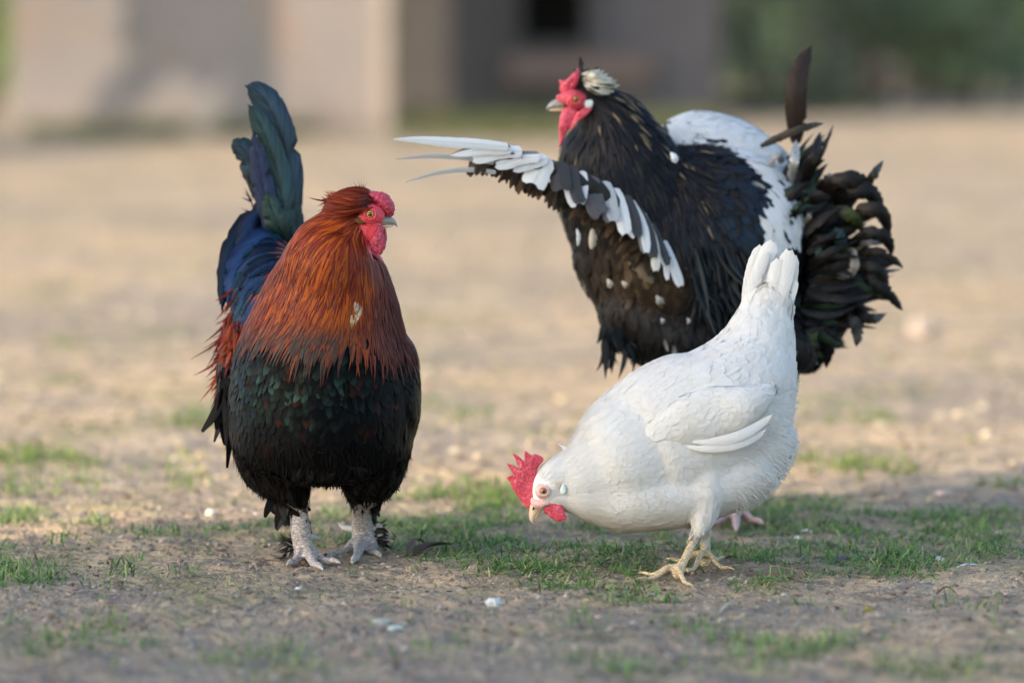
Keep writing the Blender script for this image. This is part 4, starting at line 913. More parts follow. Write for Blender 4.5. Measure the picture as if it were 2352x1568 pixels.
loose('breast_fringe', br, M['black'], 60, (1385, 1500, 730, 800, 8.0, .03), .04, .009, (.12, 1), col_strand, P_LANCE, .2, 5)
# head
slab('comb', br, M['comb'], [z7(*p) for p in [(520, 420), (440, 360), (442, 290), (428, 215), (480, 248), (520, 215), (560, 190), (600, 145), (640, 130), (655, 78), (690, 105), (700, 200), (660, 290), (620, 350), (560, 400)]], 7.972, .012, 1., 6, .003, 200)
lumpy('face', br, M['comb'], [[(*z7(470, 440), 7.972, 10, .012), (*z7(560, 450), 7.965, 18, .017), (*z7(640, 470), 7.962, 22, .018), (*z7(720, 490), 7.966, 18, .014)],
                              [(*z7(560, 560), 7.966, 16, .013), (*z7(640, 580), 7.966, 14, .012)], [(*z7(395, 460), 7.975, 5, .006), (*z7(440, 450), 7.975, 10, .009), (*z7(490, 470), 7.975, 14, .011)]], .0015, 300)
slab('wattle', br, M['comb'], [z7(*p) for p in [(480, 570), (440, 680), (425, 800), (430, 950), (430, 1080), (480, 990), (530, 880), (600, 770), (650, 690), (660, 600), (580, 560)]], 7.958, .009, 1., 6, .002, 160, .002)
slab('wattle', br, M['comb'], [z7(*p) for p in [(640, 640), (740, 560), (840, 480), (850, 560), (800, 640), (720, 710), (640, 760), (590, 840), (560, 860), (590, 740)]], 7.953, .008, 1., 5, .002, 160)
slab('earlobe', br, M['lobe'], [z7(*p) for p in [(760, 480), (830, 470), (855, 510), (830, 560), (780, 570), (745, 530)]], 7.95, .004, 1., 4)
bk = tube_obj('beak', br, M['beak_dark'], [(*z7(490, 520), 7.978, 13, .011), (*z7(420, 520), 7.978, 12, .010), (*z7(350, 540), 7.978, 9.5, .007), (*z7(300, 570), 7.978, 5.5, .004), (*z7(272, 598), 7.978, 1.2, .001)])
tube_obj('lower_beak', bk, M['beak_pale'], [(*z7(480, 585), 7.978, 5, .006), (*z7(400, 590), 7.978, 4.5, .005), (*z7(320, 596), 7.978, 3, .003), (*z7(300, 598), 7.978, 1, .001)])
eye(br, *z7(640, 462), 7.9435, 8, M['eye_orange'], M['comb'], -1, 1.5)
def col_crest2(CN, v, rnd):
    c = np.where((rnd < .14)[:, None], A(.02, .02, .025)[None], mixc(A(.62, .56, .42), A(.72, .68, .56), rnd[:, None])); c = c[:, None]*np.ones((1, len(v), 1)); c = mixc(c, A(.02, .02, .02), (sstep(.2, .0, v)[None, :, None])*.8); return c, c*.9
x0, y0 = z7(720, 130); x1, y1 = z7(900, 300)
crest = tube_obj('crest', br, M['dark_skin'], [(*z7(620, 300), 7.985, 8, .010), (*z7(700, 220), 7.985, 20, .020), (*z7(800, 230), 7.99, 24, .022), (*z7(900, 300), 7.99, 18, .02), (*z7(960, 350), 7.99, 6, .01)])
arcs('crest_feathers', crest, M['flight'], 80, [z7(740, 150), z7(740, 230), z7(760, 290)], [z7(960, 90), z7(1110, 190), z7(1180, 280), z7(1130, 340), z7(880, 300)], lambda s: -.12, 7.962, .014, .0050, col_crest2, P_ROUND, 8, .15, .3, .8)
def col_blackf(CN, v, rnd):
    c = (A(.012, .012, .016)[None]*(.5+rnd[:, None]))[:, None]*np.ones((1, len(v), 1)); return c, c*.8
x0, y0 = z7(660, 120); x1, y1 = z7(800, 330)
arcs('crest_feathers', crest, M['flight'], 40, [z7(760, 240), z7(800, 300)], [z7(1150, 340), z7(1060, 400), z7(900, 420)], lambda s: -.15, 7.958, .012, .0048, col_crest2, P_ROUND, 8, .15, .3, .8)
loose('crest_feathers', crest, M['black'], 60, (x0, x1, y0+4, y1, 7.972, .01), .016, .005, (.75, -.35), col_blackf, P_ROUND, .35, 5, .2)
# the spread wing
wing = tube_obj('wing', br, M['dark_skin'], [(*z4(640, 640), 7.80, 8, .006), (*z4(850, 700), 7.82, 14, .008), (*z4(1050, 770), 7.84, 20, .01), (*z4(1250, 860), 7.86, 24, .012), (*z4(1400, 980), 7.88, 26, .013), (*z4(1520, 1120), 7.9, 26, .014), (*z4(1620, 1240), 7.92, 18, .012), (*z4(1680, 1310), 7.93, 8, .008)])
W1 = (.8, .82, .84); GR = (.045, .045, .055); CRM = (.68, .6, .46)
def wcol(c, edge=None):
    c = A(*c); e = None if edge is None else A(*edge)
    def f(u, t):
        q = c*(1. if abs(u-.5) > .05 else .8)
        if e is not None and u > .78: q = mixc(q, e, .85)
        return q
    return f
for i, (pts, hw, c, e) in enumerate([
    ([(760, 625), (560, 606), (400, 596), (250, 584), (105, 580)], 30, (.62, .66, .70), None), ([(780, 640), (620, 640), (520, 655), (430, 672)], 24, W1, GR), ([(840, 650), (720, 655), (640, 675), (560, 690)], 30, W1, None), ([(940, 680), (830, 690), (760, 712), (690, 722)], 30, W1, GR),
    ([(985, 690), (900, 712), (790, 742)], 30, W1, None), ([(1000, 690), (960, 730), (925, 790), (905, 832)], 56, W1, None), ([(1050, 705), (1055, 780), (1065, 865)], 46, GR, None), ([(1110, 725), (1120, 820), (1140, 900), (1160, 945)], 40, GR, W1),
    ([(1180, 760), (1185, 850), (1172, 945)], 24, W1, None), ([(1230, 790), (1240, 880), (1260, 960), (1290, 1005)], 44, (.09, .09, .11), None), ([(1300, 820), (1330, 930), (1350, 1045)], 38, (.5, .52, .56), GR), ([(1360, 860), (1400, 980), (1430, 1118)], 32, W1, None),
    ([(1420, 900), (1470, 1030), (1490, 1135)], 32, GR, W1), ([(1450, 930), (1520, 1080), (1545, 1225)], 26, W1, GR), ([(1500, 980), (1560, 1120), (1590, 1255)], 26, GR, None), ([(1520, 1000), (1590, 1180), (1602, 1328)], 22, (.72, .7, .64), None),
    ([(1570, 1060), (1630, 1200), (1665, 1300)], 22, GR, W1), ([(1600, 1100), (1650, 1250), (1668, 1380)], 13, W1, None), ([(1640, 1160), (1700, 1300), (1742, 1415)], 22, W1, None),
    ([(680, 715), (540, 690), (320, 678), (110, 695)], 15, (.36, .38, .4), None), ([(690, 770), (540, 755), (380, 768), (170, 825)], 15, (.38, .39, .38), None)]):
    Yf = 7.785+.13*min(i, 18)/18
    if i > 18: Yf = 7.81
    big_feather('flight_feather', wing, M['flight'], [(*z4(*q), Yf, hw*.4028*(1.3 if 0 < i < 19 else 1.)) for q in pts], wcol(c, e), ((.8, .95, 1, 1, 1, 1, .93, .5) if 1 < i < 19 else (.8, 1, 1, .95, .85, .7, .45, .08)), nx=5, seg=24, camber=.10, jag=.015, gaps=0)
U = catmull([z4(*p) for p in [(650, 590), (830, 640), (940, 680), (1040, 702), (1200, 772), (1330, 842), (1430, 915), (1540, 1045), (1640, 1165), (1710, 1290)]], 6)
L = catmull([z4(*p) for p in [(600, 700), (760, 735), (880, 810), (990, 850), (1130, 930), (1290, 1010), (1400, 1080), (1500, 1190), (1590, 1290), (1680, 1350)]], 6)
def edge_feathers(name, line, Yo, n, Ln, W, dirv, colfn, spread, mat, prof=P_ROUND):
    s_ = rng.random(n); q = np.stack([np.interp(s_, np.linspace(0, 1, len(line)), line[:, i]) for i in range(2)], 1)
    P = np.array([at(a, b_, 7.795+.13*t+Yo+rng.uniform(-.003, .003)) for (a, b_), t in zip(q, s_)]); d = norm(np.array((dirv[0], 0, -dirv[1]))[None]+rng.normal(0, spread, (n, 3))); Ls = Ln*rng.uniform(.6, 1.3, n)
    CN = np.stack([P+d*(Ls*v)[:, None] for v in np.linspace(0, 1, 6)], 1); NN = norm(np.array((0, -1., .1))[None, None]+rng.normal(0, .3, (n, 1, 3))+np.zeros((1, 6, 1)))
    Vv, Ff, col, uv = feathers(CN, NN, W*rng.uniform(.7, 1.3, n), prof, colfn, rng.random(n)); return link(name, mesh_np(name, Vv, Ff, col, uv), mat, wing)
def col_under(CN, v, rnd):
    c = mixc(A(.03, .018, .009), A(.13, .075, .035), rnd[:, None]**2)[:, None]*np.ones((1, len(v), 1)); return c, c*.8
edge_feathers('underwing_coverts', L-np.array((6, 14)), .02, 260, .026, .009, (-.5, .9), col_under, .3, M['black'])
def col_lead(CN, v, rnd):
    c = np.where((rnd < .35)[:, None], A(.2, .21, .24)[None], A(.02, .02, .028)[None]); c = c[:, None]*np.ones((1, len(v), 1)); return c, c*.9
edge_feathers('leading_edge', U+np.array((0, 2)), -.004, 130, .010, .0055, (-.35, .6), col_lead, .2, M['black'])
# cream spots among the dark breast feathers
def one(name, parent, a, b_, Y, hw, c, mat='flight', cam_=.3):
    m = ((a[0]+b_[0])/2+3, (a[1]+b_[1])/2); return big_feather(name, parent, M[mat], [(*a, Y, hw), (*m, Y-.004, hw), (*b_, Y, hw)], wcol(c), (.3, .7, .95, 1, 1, .9, .6, .1), nx=3, seg=12, camber=cam_)
for a, b_, hw, c in [((1360, 525), (1358, 572), 10, CRM), ((1325, 525), (1327, 565), 5, W1), ((1395, 640), (1400, 662), 8, CRM), ((1428, 645), (1436, 662), 6, CRM), ((1508, 678), (1512, 700), 8, (.5, .48, .44)), ((1518, 730), (1520, 744), 5, (.5, .5, .48)), ((1578, 730), (1580, 745), 5, (.55, .52, .5)), ((1440, 590), (1500, 650), 16, (.24, .18, .11)), ((1540, 350), (1552, 375), 9, W1)]:
    one('spotted_feather', br, a, b_, 7.925, hw, c)
# tail
ts = Shell(); ts.loft([(1770, 470, 8.1, 50, .04), (1825, 520, 8.11, 66, .05), (1860, 600, 8.12, 85, .06), (1866, 690, 8.12, 92, .06), (1850, 770, 8.11, 66, .05), (1840, 840, 8.1, 30, .03)], 24)
tV, tF = ts.remesh(.003, lambda V: np.ones(len(V)), 6); tail = link('tail', mesh_np('tail', tV, tF), M['dark_skin'], br); TS = Surf(tV, tF)
BR_ = (.016, .010, .007); BK = (.005, .005, .006); GN = (.09, .12, .03); TL = (.01, .05, .06); GY_ = (.09, .07, .055)
def tcol(c0, c1=None, t0=.5, t1=.8):
    c0 = A(*c0); c1 = c0 if c1 is None else A(*c1)
    return lambda u, t: mixc(c0, c1, float(sstep(t0, t1, t)*(1-sstep(t1, 1.05, t))))*(.7 if abs(u-.5) < .04 else 1)
for pts, hw, cf in [
    ([(655, 480), (655, 380), (655, 250), (675, 140), (722, 38)], 54, tcol((.035, .02, .013))), ([(495, 490), (600, 440), (700, 402), (775, 388)], 22, tcol((.07, .05, .036))), ([(630, 660), (645, 560), (655, 460)], 26, tcol((.72, .7, .64))),
    ([(600, 560), (570, 540), (520, 600)], 26, tcol((.7, .7, .7))), ([(680, 660), (730, 540), (765, 425)], 30, tcol(BR_)), ([(700, 640), (770, 520), (822, 392)], 12, tcol(BR_)), ([(730, 720), (790, 640), (828, 620)], 24, tcol(BR_)), ([(940, 690), (1000, 620), (1045, 552)], 22, tcol((.03, .03, .012))),
    ([(790, 760), (830, 660), (930, 640), (1010, 690)], 48, tcol(BR_)), ([(820, 800), (900, 700), (990, 700), (1040, 790)], 48, tcol(BK)), ([(850, 850), (960, 780), (1040, 790), (1075, 880)], 44, tcol(BR_)), ([(880, 950), (980, 880), (1060, 900), (1085, 975)], 38, tcol(BK)), ([(900, 1000), (1000, 960), (1080, 990), (1135, 1032)], 24, tcol(BR_)),
    ([(900, 1050), (980, 1030), (1040, 1060), (1070, 1105)], 30, tcol(BK)), ([(900, 1100), (1000, 1090), (1080, 1160), (1132, 1222)], 30, tcol(BK)), ([(860, 1180), (950, 1240), (1000, 1265), (1055, 1240)], 26, tcol(BR_)), ([(830, 1250), (900, 1270), (930, 1320), (925, 1385)], 34, tcol((.03, .028, .03), (.3, .3, .33))), ([(780, 1200), (800, 1330), (790, 1480)], 40, tcol(BK)),
    ([(700, 1250), (720, 1380), (720, 1480)], 40, tcol((.02, .025, .012))),
    ([(760, 850), (840, 790), (920, 810), (955, 880)], 36, tcol(BK, GN, .3, .6)), ([(950, 840), (960, 900), (900, 950), (850, 930)], 26, tcol((.2, .15, .11))), ([(770, 900), (830, 880), (860, 940), (850, 1000)], 34, tcol(TL, GN, .5, .8)), ([(690, 960), (740, 950), (770, 1000), (760, 1040)], 24, tcol((.02, .07, .05))),
    ([(840, 1000), (900, 960), (915, 1030), (860, 1070), (760, 1050)], 24, tcol((.42, .36, .3))), ([(860, 1060), (880, 1120), (850, 1180), (800, 1150)], 28, tcol((.3, .22, .18))), ([(700, 1040), (745, 1080), (740, 1180), (720, 1260)], 42, tcol((.008, .03, .035), GN, .4, .8)), ([(680, 1240), (710, 1300), (715, 1380), (700, 1430)], 38, tcol((.02, .05, .03), GN, .2, .7)),
    ([(650, 1080), (655, 1200), (640, 1340)], 26, tcol((.03, .06, .04))), ([(660, 720), (700, 730), (720, 760)], 18, tcol((.05, .06, .03))), ([(690, 850), (715, 800), (730, 790)], 14, tcol((.6, .55, .45))), ([(560, 840), (600, 800), (640, 830)], 30, tcol((.015, .018, .035))),
    ([(900, 920), (1000, 920), (1070, 915)], 14, tcol((.16, .16, .17))), ([(920, 1000), (985, 1060), (1030, 1140), (1040, 1170)], 26, tcol((.012, .01, .009)))]:
    Yt = 8.03+rng.uniform(-.02, .02); Yt = 8.11 if pts[0] == (655, 480) else Yt
    big_feather('tail_feather', tail, M['sickle' if hw < 50 else 'black'], [(*z5(*q), Yt-.03*math.sin(math.pi*i/(len(pts)-1)), hw*.5127*.9) for i, q in enumerate(pts)], cf, (.5, .85, 1, 1, .95, .85, .6, .06), nx=4, seg=26, camber=.14, jag=.09 if hw < 50 else .02, gaps=3 if hw < 50 else 1)
def col_tail(CN, v, rnd):
    r = np.random.default_rng(31).random((len(rnd), 2)); c = mixc(A(.004, .004, .005), A(.016, .010, .007), r[:, :1]); c = np.where(r[:, 1:] < .16, A(.03, .065, .028)[None], c); c = np.where(r[:, 1:] > .95, A(.16, .13, .1)[None], c)
    c = c[:, None]*np.ones((1, len(v), 1)); return c, c*.75
tfl = flow_from([(1780, 450, .7, -1), (1850, 430, .6, -1), (1920, 520, 1, -.6), (1980, 600, 1, 0), (1980, 700, 1, .4), (1900, 780, .6, 1), (1830, 820, 0, 1), (1820, 640, -.1, 1), (1900, 620, .6, .5)], 50)
ring = [(1800, 400), (1850, 330), (1890, 300), (1900, 380), (1925, 430), (1975, 420), (2015, 440), (2030, 500), (2040, 560), (2066, 610), (2045, 660), (2068, 705), (2025, 735), (1975, 790), (1930, 800), (1895, 835), (1850, 858), (1815, 850)]
core = [(1770, 520), (1800, 500), (1840, 540), (1860, 590), (1860, 650), (1845, 700), (1825, 740), (1800, 760)]
arcs('tail_coverts', tail, M['sickle'], 175, core, ring, lambda s: .28-.55*s, 8.07, .05, .020, col_tail, np.array([.4, .8, 1., 1., .8, .45, .05]), 12, .25, .45, .5)
arcs('tail_coverts', tail, M['sickle'], 120, core, [(a*.72+1830*.28, b_*.72+620*.28) for a, b_ in ring], lambda s: .5-.9*s, 8.02, .03, .016, col_tail, np.array([.4, .8, 1., 1., .8, .45, .05]), 12, .3, .45, .6)
coat('tail_coverts', tail, TS, M['iri'], lambda px, py, P: np.ones_like(px), 30000, .014, tfl, .065, .026, col_tail, P_ROUND, (.002, .012), 8, .3, .3, .35)

# ================================================================== grass, straw and small litter
ZI = Z
def gz(x, y):
    x = np.asarray(x); y = np.asarray(y)
    i = np.clip(np.searchsorted(GY, y)-1, 0, len(GY)-2); j = np.clip(np.searchsorted(GX, x)-1, 0, len(GX)-2)
    fy = (y-GY[i])/(GY[i+1]-GY[i]); fx = (x-GX[j])/(GX[j+1]-GX[j])
    return (ZI[i, j]*(1-fx)+ZI[i, j+1]*fx)*(1-fy)+(ZI[i+1, j]*(1-fx)+ZI[i+1, j+1]*fx)*fy
def grass_mat():
    k = NT('grass_blade'); a = k.n('ShaderNodeAttribute', attribute_name='col'); k.l(a.outputs['Color'], k.b.inputs['Base Color']); k.set(Roughness=.45, Specular_IOR_Level=.35)
    t = k.n('ShaderNodeBsdfTranslucent'); k.l(a.outputs['Color'], t.inputs[0]); ms = k.n('ShaderNodeMixShader'); ms.inputs[0].default_value = .35
    k.l(k.b.outputs[0], ms.inputs[1]); k.l(t.outputs[0], ms.inputs[2]); k.l(ms.outputs[0], k.out.inputs[0]); return k.m
M['grass'] = grass_mat()
def blades(name, XY, L, W, cols, lean=.9, label='', seg=4, kind='stuff', flat=.0, mat=None, cat='grass'):
    N = len(XY); z0 = gz(XY[:, 0], XY[:, 1])-.001; a = rng.uniform(0, 2*math.pi, N); ln = np.abs(rng.normal(lean, .45, N)); Ls = L*rng.uniform(.45, 1.25, N)
    h = np.stack([np.cos(a), np.sin(a), 0*a], 1); up = np.array((0, 0, 1.)); CN = []
    for k_ in range(seg+1):
        v = k_/seg; th = ln*(.45+.75*v); 
        if k_ == 0: cur = np.column_stack([XY, z0])
        else: cur = cur+(h*np.sin(th)[:, None]+up*np.cos(th)[:, None]*(1-flat))*(Ls/seg)[:, None]
        CN.append(cur.copy())
    CN = np.stack(CN, 1); g_ = gz(CN[..., 0], CN[..., 1])+.0012; CN[..., 2] = np.where(np.arange(seg+1)[None] > 0, np.maximum(CN[..., 2], g_), CN[..., 2])
    NN = np.zeros_like(CN); NN[:] = norm(h*-.6+up+rng.normal(0, .35, (N, 3)))[:, None]
    cc = np.array(cols)[rng.integers(0, len(cols), N)]*rng.uniform(.7, 1.6, (N, 1))
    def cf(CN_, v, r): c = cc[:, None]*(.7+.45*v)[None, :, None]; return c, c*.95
    Vv, Ff, col, uv = feathers(CN, NN, W*rng.uniform(.6, 1.3, N), np.array([.8, 1, .95, .7, .08]), cf, rng.random(N), .35, .02)
    return tag(link(name, mesh_np(name, Vv, Ff, col, uv), mat or M['grass']), label, cat, kind=kind)
def scatter(patches, per_m2, clump=.012, per=7):
    out = []
    for (px, py, rx, ry, d) in patches:
        c = gnd(px, py); ex = abs(gnd(px+rx, py)[0]-c[0]); ey = abs(gnd(px, py-ry)[1]-gnd(px, py+ry)[1])/2
        n = int(math.pi*ex*ey*per_m2*d/per)+1
        r = np.sqrt(rng.random(n))*1.12; a = rng.uniform(0, 2*math.pi, n)
        x = c[0]+ex*r*np.cos(a); y = c[1]+ey*r*np.sin(a)
        keep = np.array([noise.noise(Vector((q*7, w_*4.5, 1.7)))+.5*noise.noise(Vector((q*23, w_*14, 5.7))) for q, w_ in zip(x, y)]) > -.12+.3*(r-.75)
        P = np.stack([x, y], 1)[keep]
        for q in P:
            m = max(1, rng.poisson(per)); out.append(q+rng.normal(0, clump, (m, 2))*np.array((1, 1.4)))
    return np.vstack(out)
gg = [(.08, .18, .035), (.11, .23, .05), (.16, .28, .07), (.055, .125, .03), (.22, .28, .09), (.30, .29, .14)]
gs = [(.12, .19, .035), (.16, .21, .05), (.10, .17, .03)]
main = [(780, 1225, 200, 36, .6), (960, 1190, 190, 50, .8), (1200, 1190, 260, 62, 1.1), (1080, 1290, 190, 45, 1.0), (1300, 1290, 230, 62, 1.1), (1450, 1360, 90, 28, .8), (1240, 1350, 70, 14, .7), (1480, 1250, 160, 60, .9), (1750, 1220, 180, 60, 1.), (1700, 1340, 140, 28, .8),
        (1900, 1290, 200, 36, 1.), (2080, 1220, 220, 50, .9), (2270, 1200, 120, 40, .8), (2080, 1290, 150, 24, .9), (2200, 1265, 140, 24, .7), (1880, 1180, 200, 40, .8), (640, 1230, 90, 40, .8), (585, 1270, 60, 22, .9), (900, 1290, 50, 22, .9), (640, 1290, 60, 10, .4), (830, 1310, 30, 8, .5), (720, 1300, 25, 8, .9)]
left = [(50, 1322, 100, 28, 1.7), (120, 1300, 60, 16, .9), (45, 1187, 55, 14, 1.3), (185, 1216, 60, 12, 1.), (120, 1240, 40, 9, .9), (330, 1232, 70, 10, .7), (270, 1325, 50, 12, .35), (420, 1320, 45, 10, .3), (300, 1295, 60, 10, .3), (15, 1250, 40, 12, .8), (560, 1180, 60, 25, .6), (430, 1110, 35, 18, .6), (520, 1225, 40, 14, .5)]
right = [(2010, 1352, 50, 10, .7), (2030, 1345, 25, 8, .9), (1760, 1385, 60, 8, .3), (2240, 1400, 30, 8, .6), (1870, 1395, 20, 8, .3), (2190, 1380, 60, 10, .25), (2330, 1365, 20, 10, .4), (2250, 1460, 60, 20, .3)]
fore = [(60, 1455, 70, 16, .7), (130, 1480, 70, 16, .7), (235, 1434, 45, 14, .8), (215, 1375, 15, 8, .8), (520, 1407, 26, 14, .8), (560, 1515, 90, 18, .6), (700, 1548, 60, 18, .8), (640, 1495, 60, 14, .4), (975, 1512, 50, 16, .8), (1010, 1490, 20, 14, .5), (1330, 1443, 24, 14, .8), (1160, 1425, 25, 10, .7), (1090, 1418, 20, 8, .4),
        (1640, 1460, 120, 18, .8), (1780, 1495, 150, 22, .8), (1580, 1475, 80, 18, .7), (1900, 1475, 70, 14, .7), (1400, 1530, 90, 18, .6), (1480, 1555, 60, 12, .8), (2180, 1478, 110, 18, .7), (2150, 1545, 130, 18, .7), (1750, 1545, 60, 12, .5), (1550, 1500, 60, 16, .5), (2290, 1500, 50, 20, .5), (330, 1475, 35, 10, .5), (60, 1515, 40, 10, .6)]
far = [(140, 800, 50, 12, .5), (800, 940, 260, 35, .10), (420, 1100, 120, 30, .35), (1960, 1078, 130, 18, .8), (460, 970, 110, 22, .3), (100, 1050, 110, 22, .6), (80, 1120, 120, 25, .45), (150, 890, 40, 14, .5), (1330, 960, 300, 40, .12), (1030, 1150, 110, 18, .7), (2270, 1100, 80, 20, .3), (300, 1060, 120, 20, .3), (1960, 950, 140, 30, .15), (1250, 1120, 200, 20, .6)]
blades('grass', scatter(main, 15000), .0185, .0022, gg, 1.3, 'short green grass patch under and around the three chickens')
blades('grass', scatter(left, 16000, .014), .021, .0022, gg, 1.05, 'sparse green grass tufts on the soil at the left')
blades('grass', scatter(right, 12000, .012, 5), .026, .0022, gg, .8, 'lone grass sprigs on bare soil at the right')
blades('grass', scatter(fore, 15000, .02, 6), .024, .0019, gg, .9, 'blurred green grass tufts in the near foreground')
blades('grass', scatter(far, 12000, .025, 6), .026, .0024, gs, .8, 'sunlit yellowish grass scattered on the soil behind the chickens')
# single sprigs anywhere
n = 260; P = np.array([gnd(rng.uniform(-20, 2370), rng.uniform(1120, 1568))[:2] for _ in range(n)]); P = np.vstack([q+rng.normal(0, .004, (rng.integers(1, 5), 2)) for q in P])
blades('grass', P, .017, .0014, gg, .7, 'tiny single grass sprigs scattered over the soil')
# strip of weeds below the walls
P = []
for (x0, x1, y0, y1, n) in [(60, 900, 262, 318, 5200), (900, 1640, 275, 325, 4200), (1560, 2000, 225, 262, 2600)]:
    for _ in range(n):
        q = gnd(rng.uniform(x0, x1), rng.uniform(y0, y1))
        if noise.noise(Vector((q[0]*2.2, q[1]*.8, 4))) > -.12 and q[1] < 23.6+1.4*(q[0] > -.5)+4*(q[0] > .95): P.append(q[:2])
blades('weeds', np.array(P), .075, .008, [(.07, .10, .03), (.10, .12, .04), (.13, .12, .05)], .7, 'low weeds growing along the foot of the walls', cat='weeds')
# dead stalks and litter among the grass
tanc = [(.42, .33, .2), (.5, .4, .26), (.33, .24, .15), (.25, .17, .11)]
P = np.vstack([scatter(main, 6500, .03, 3), np.array([gnd(rng.uniform(-20, 2370), rng.uniform(1150, 1568))[:2] for _ in range(500)])])
blades('dead_grass', P, .026, .0011, tanc, 1.45, 'dry tan grass stalks lying among the green grass', cat='dead grass', flat=.8)
# soil crumbs
def crumbs(name, n, y0, y1, r0, r1, cols, label):
    V = []; F = []; CC = []
    ico = bmesh.new(); bmesh.ops.create_icosphere(ico, subdivisions=1, radius=1); iv = np.array([v.co for v in ico.verts]); fi = np.array([[v.index for v in f.verts] for f in ico.faces]); ico.free()
    for i in range(n):
        q = gnd(rng.uniform(-30, 2380), rng.uniform(y0, y1)); r = rng.uniform(r0, r1)*(rng.random()**1.5+.4); s_ = r*rng.uniform(.6, 1.3, 3); s_[2] *= .6
        c = iv*s_*(1+rng.normal(0, .14, (12+30*0 if len(iv) == 12 else len(iv), 1))); V.append(c+np.array((q[0], q[1], gz(q[0], q[1])+s_[2]*.35))); F.append(fi+len(iv)*i); CC.append(np.tile(np.array(cols[rng.integers(len(cols))])*rng.uniform(.7, 1.3), (len(iv), 1)))
    k = NT(name); a = k.n('ShaderNodeAttribute', attribute_name='col'); k.l(a.outputs['Color'], k.b.inputs['Base Color']); k.set(Roughness=.95, Specular_IOR_Level=.15)
    tag(link(name, mesh_np(name, np.vstack(V), np.vstack(F), np.vstack(CC), smooth=False), k.m), label, 'soil crumbs', kind='stuff')
crumbs('soil_crumbs', 9000, 1130, 1568, .0012, .0042, [(.28, .21, .16), (.2, .15, .115), (.33, .26, .2), (.12, .085, .065), (.26, .2, .15), (.36, .31, .26)], 'small crumbs of soil and grit scattered on the ground')
crumbs('straw_litter', 4800, 300, 1150, .003, .0085, [(.42, .33, .22), (.36, .28, .18), (.14, .10, .075), (.18, .14, .10), (.40, .34, .26), (.16, .17, .06), (.2, .15, .11)], 'bits of straw, dung and grit strewn over the sunlit yard')
# countable bits: pebbles, droppings, straws, leaves, shed feathers
def pebble(px, py, rpx, col, label, cat, name='pebble', flat=.55, group=None, lump=.25, sc=180, rough=.8):
    q = gnd(px, py); r = rpx*q[1]/FP; bm = bmesh.new(); bmesh.ops.create_icosphere(bm, subdivisions=4, radius=1)
    for v in bm.verts:
        d = 1+lump*noise.fractal(v.co*1.6+Vector((px, py, 0)), .6, 2, 3); v.co = Vector((v.co.x*r*d, v.co.y*r*d*1.1, v.co.z*r*flat*d))
    for f in bm.faces: f.smooth = True
    bm.normal_update(); o = bm_obj(name, bm, plain(name+'_surface', col, rough, .3, None, 300, .7)); o.location = (q[0], q[1], gz(q[0], q[1])+r*flat*.6)
    return tag(o, label, cat, group)
pebble(1137, 1392, 17, (.62, .63, .6), 'pale crumbly dropping lying on bare soil in front of the grass', 'dropping', 'dropping', .6, None, .6)
pebble(875, 1437, 22, (.42, .4, .37), 'greyish blurred dropping on the soil in the near foreground', 'dropping', 'dropping', .35, None, .6)
pebble(908, 1448, 16, (.55, .62, .58), 'pale greenish blurred dropping beside the greyish one', 'dropping', 'dropping', .3, None, .6)
pebble(686, 1351, 8, (.6, .62, .62), 'small white speck of dropping below the left rooster', 'dropping', 'dropping', .4, None, .6)
pebble(484, 1190, 12, (.7, .7, .58), 'whitish pebble on the sunlit soil left of the russet rooster', 'pebble', 'pebble', .8)
pebble(2118, 772, 30, (.42, .34, .29), 'pale round stone on the sunlit ground at the right', 'stone', 'stone', .85)
pebble(2035, 205, 50, (.3, .28, .26), 'blurred round pale stone far behind at the upper right', 'stone', 'stone', 1.05, None, .05)
pebble(1994, 1398, 9, (.4, .33, .05), 'tiny yellow green dropping on the bare soil at the right', 'dropping', 'dropping', .5, None, .8)
pebble(1270-0, 1376, 5, (.25, .09, .06), 'tiny reddish brown crumb in front of the grass patch', 'pebble')
pebble(2106, 1370, 5, (.3, .12, .06), 'tiny rusty crumb on the soil at the lower right', 'pebble')
pebble(2165, 1137, 16, (.55, .42, .36), 'pinkish pebble in the grass at the right', 'pebble')
pebble(1910, 1250, 10, (.12, .09, .07), 'dark clod in the grass right of the hen', 'clod', 'clod', .6, None, .7)
pebble(1075-380, 1402-0, 5, (.5, .5, .46), 'small pale grit stone left of the foreground dropping', 'pebble')
# bark / dry leaf curl between the birds
def strip(name, P, wpx, col, label, cat, th=.0012, curl=.3, matn=None):
    q = catmull([(*gnd(a[0], a[1])[:2], gz(*gnd(a[0], a[1])[:2])+a[2]) for a in P], 8); n = len(q); T = norm(np.gradient(q, axis=0)); Sd = norm(np.cross(T, (0, 0, 1.)))
    v = np.linspace(0, 1, n); hw = np.interp(v, [0, .15, .6, 1], [.25, 1, .8, .15])*wpx*q[:, 1]/FP*(1+rng.normal(0, .08, n)); V = []; us = (-1, -.5, 0, .5, 1)
    for lay in (0, 1):
        for i in range(n):
            for u in us: V.append(q[i]+Sd[i]*u*hw[i]+np.array((0, 0, 1.))*(u*u*hw[i]*curl+(th if lay else 0)))
    m = 5; F = []
    for lay in (0, 1):
        for i in range(n-1):
            for j in range(m-1):
                b_ = lay*n*m+i*m+j; f = (b_, b_+1, b_+m+1, b_+m); F.append(f if lay else f[::-1])
    for i in range(n-1):
        for j, s_ in ((0, 1), (m-1, -1)):
            b_ = i*m+j; f = (b_, b_+m, b_+m+n*m, b_+n*m); F.append(f[::s_])
    return tag(link(name, mesh_np(name, np.array(V), F), matn or plain(name+'_surface', col, .8, .2, tuple(x*.6 for x in col), 250, .7)), label, cat)
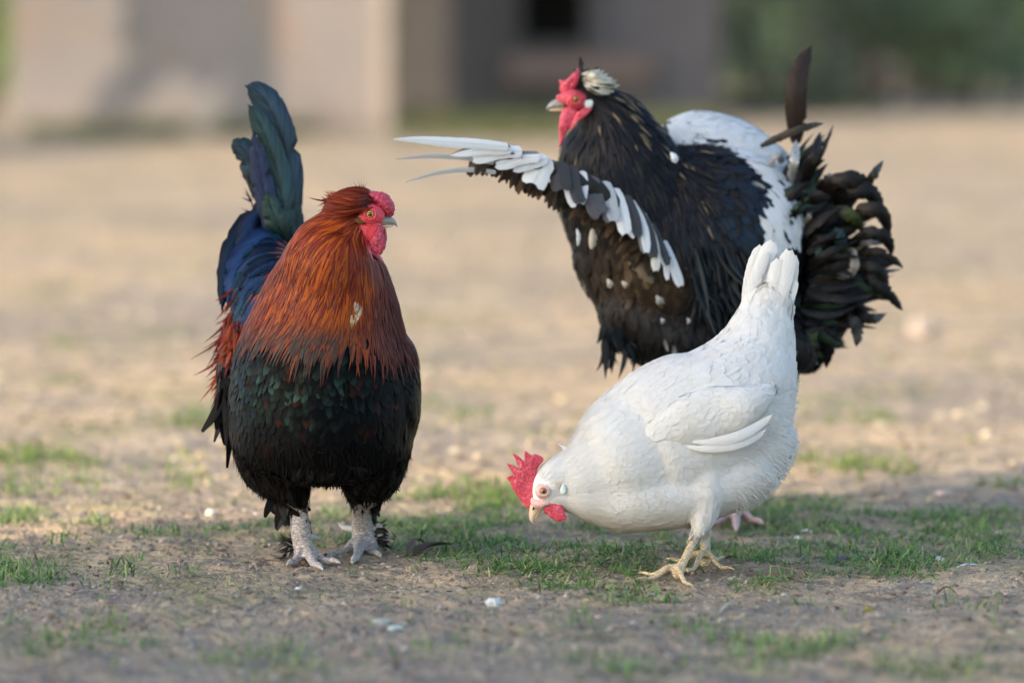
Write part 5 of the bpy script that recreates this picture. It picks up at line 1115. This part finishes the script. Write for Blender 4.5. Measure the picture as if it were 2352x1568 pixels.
strip('dry_leaf', [(950, 1292, .004), (980, 1283, .012), (1010, 1276, .010), (1040, 1268, .006)], 11, (.11, .07, .05), 'dark curled dry leaf in the grass right of the russet rooster feet', 'leaf', curl=.8)
strip('dry_leaf', [(935, 1285, .004), (955, 1272, .012), (985, 1270, .004)], 9, (.2, .14, .1), 'brown crumpled dry leaf behind the dark curled one', 'leaf', curl=.8)
strip('dry_leaf', [(590, 1300, .003), (620, 1297, .006), (655, 1299, .002)], 6, (.2, .15, .12), 'thin brown leaf scrap left of the russet rooster feet', 'leaf')
strip('straw', [(485, 1452, .003), (515, 1470, .004), (548, 1488, .003)], 3.6, (.5, .42, .28), 'pale slanting straw on the foreground soil below the russet rooster', 'straw')
strip('straw', [(280, 1470, .003), (340, 1468, .003), (395, 1470, .003)], 3.6, (.5, .42, .26), 'pale level straw in the left foreground', 'straw')
strip('straw', [(1650, 1418, .003), (1670, 1407, .004), (1690, 1398, .003)], 3, (.55, .5, .38), 'short pale straw on the soil below the hen', 'straw')
strip('straw', [(1000, 1455, .003), (1060, 1462, .003)], 2, (.4, .3, .2), 'thin straw at the middle of the foreground soil', 'straw')
strip('stalk', [(1680, 1305, .004), (1760, 1306, .008), (1830, 1313, .006), (1870, 1322, .003)], 4.5, (.36, .25, .17), 'dry brown stalk on the ground behind the hen feet', 'stalk')
strip('stalk', [(1700, 1312, .003), (1790, 1320, .006), (1850, 1334, .003)], 2.5, (.26, .18, .13), 'thin dark stalk in front of the brown one', 'stalk')
strip('twig', [(2150, 1352, .003), (2175, 1350, .010), (2200, 1353, .003)], 3, (.16, .07, .04), 'small reddish brown twig on bare soil at the right', 'twig')
strip('twig', [(1745, 1340, .003), (1790, 1349, .006), (1820, 1352, .003)], 2.5, (.16, .1, .07), 'dark twig on the soil right of the hen feet', 'twig')
strip('twig', [(1980, 1368, .003), (2020, 1376, .004), (2060, 1374, .003)], 2.2, (.2, .15, .12), 'thin grey twig flat on the soil at the right', 'twig')
def shed(px, py, dx, dy, hw, col, label):
    e = big_feather('shed_feather', None, M['flight'], [(px, py, gnd(px, py)[1]-.0, hw), (px+dx*.5, py+dy*.5-5, gnd(px+dx*.5, py+dy*.5)[1], hw*1.1), (px+dx, py+dy, gnd(px+dx, py+dy)[1], hw*.6)], lambda u, t: A(*col), (.3, .8, 1, 1, 1, .8, .4), nx=3, seg=10, camber=.3, face=(0, -.6, .8))
    tag(e, label, 'feather'); return e
shed(2195, 1301, 60, -4, 8, (.78, .8, .84), 'white shed feather lying on bare soil at the right')
shed(2140, 1282, 30, 2, 7, (.7, .7, .7), 'small white downy feather left of the larger white one')
shed(1345+470, 1232, 30, 6, 7, (.72, .72, .74), 'white downy feather in the grass behind the hen')
shed(1838, 1218, 28, 4, 6, (.7, .7, .72), 'pale feather scrap furthest back in the right grass')
shed(1918, 1286, 40, -12, 7, (.06, .045, .035), 'small dark feather in the grass between the clod and the white feathers')
shed(905, 1225, 66, 8, 5, (.3, .29, .28), 'grey feather in the grass behind the russet rooster')
strip('pale_chip', [(1675, 1307-8, .006), (1700, 1301, .010)], 4, (.6, .6, .55), 'small pale chip beside the stalk behind the hen', 'chip')
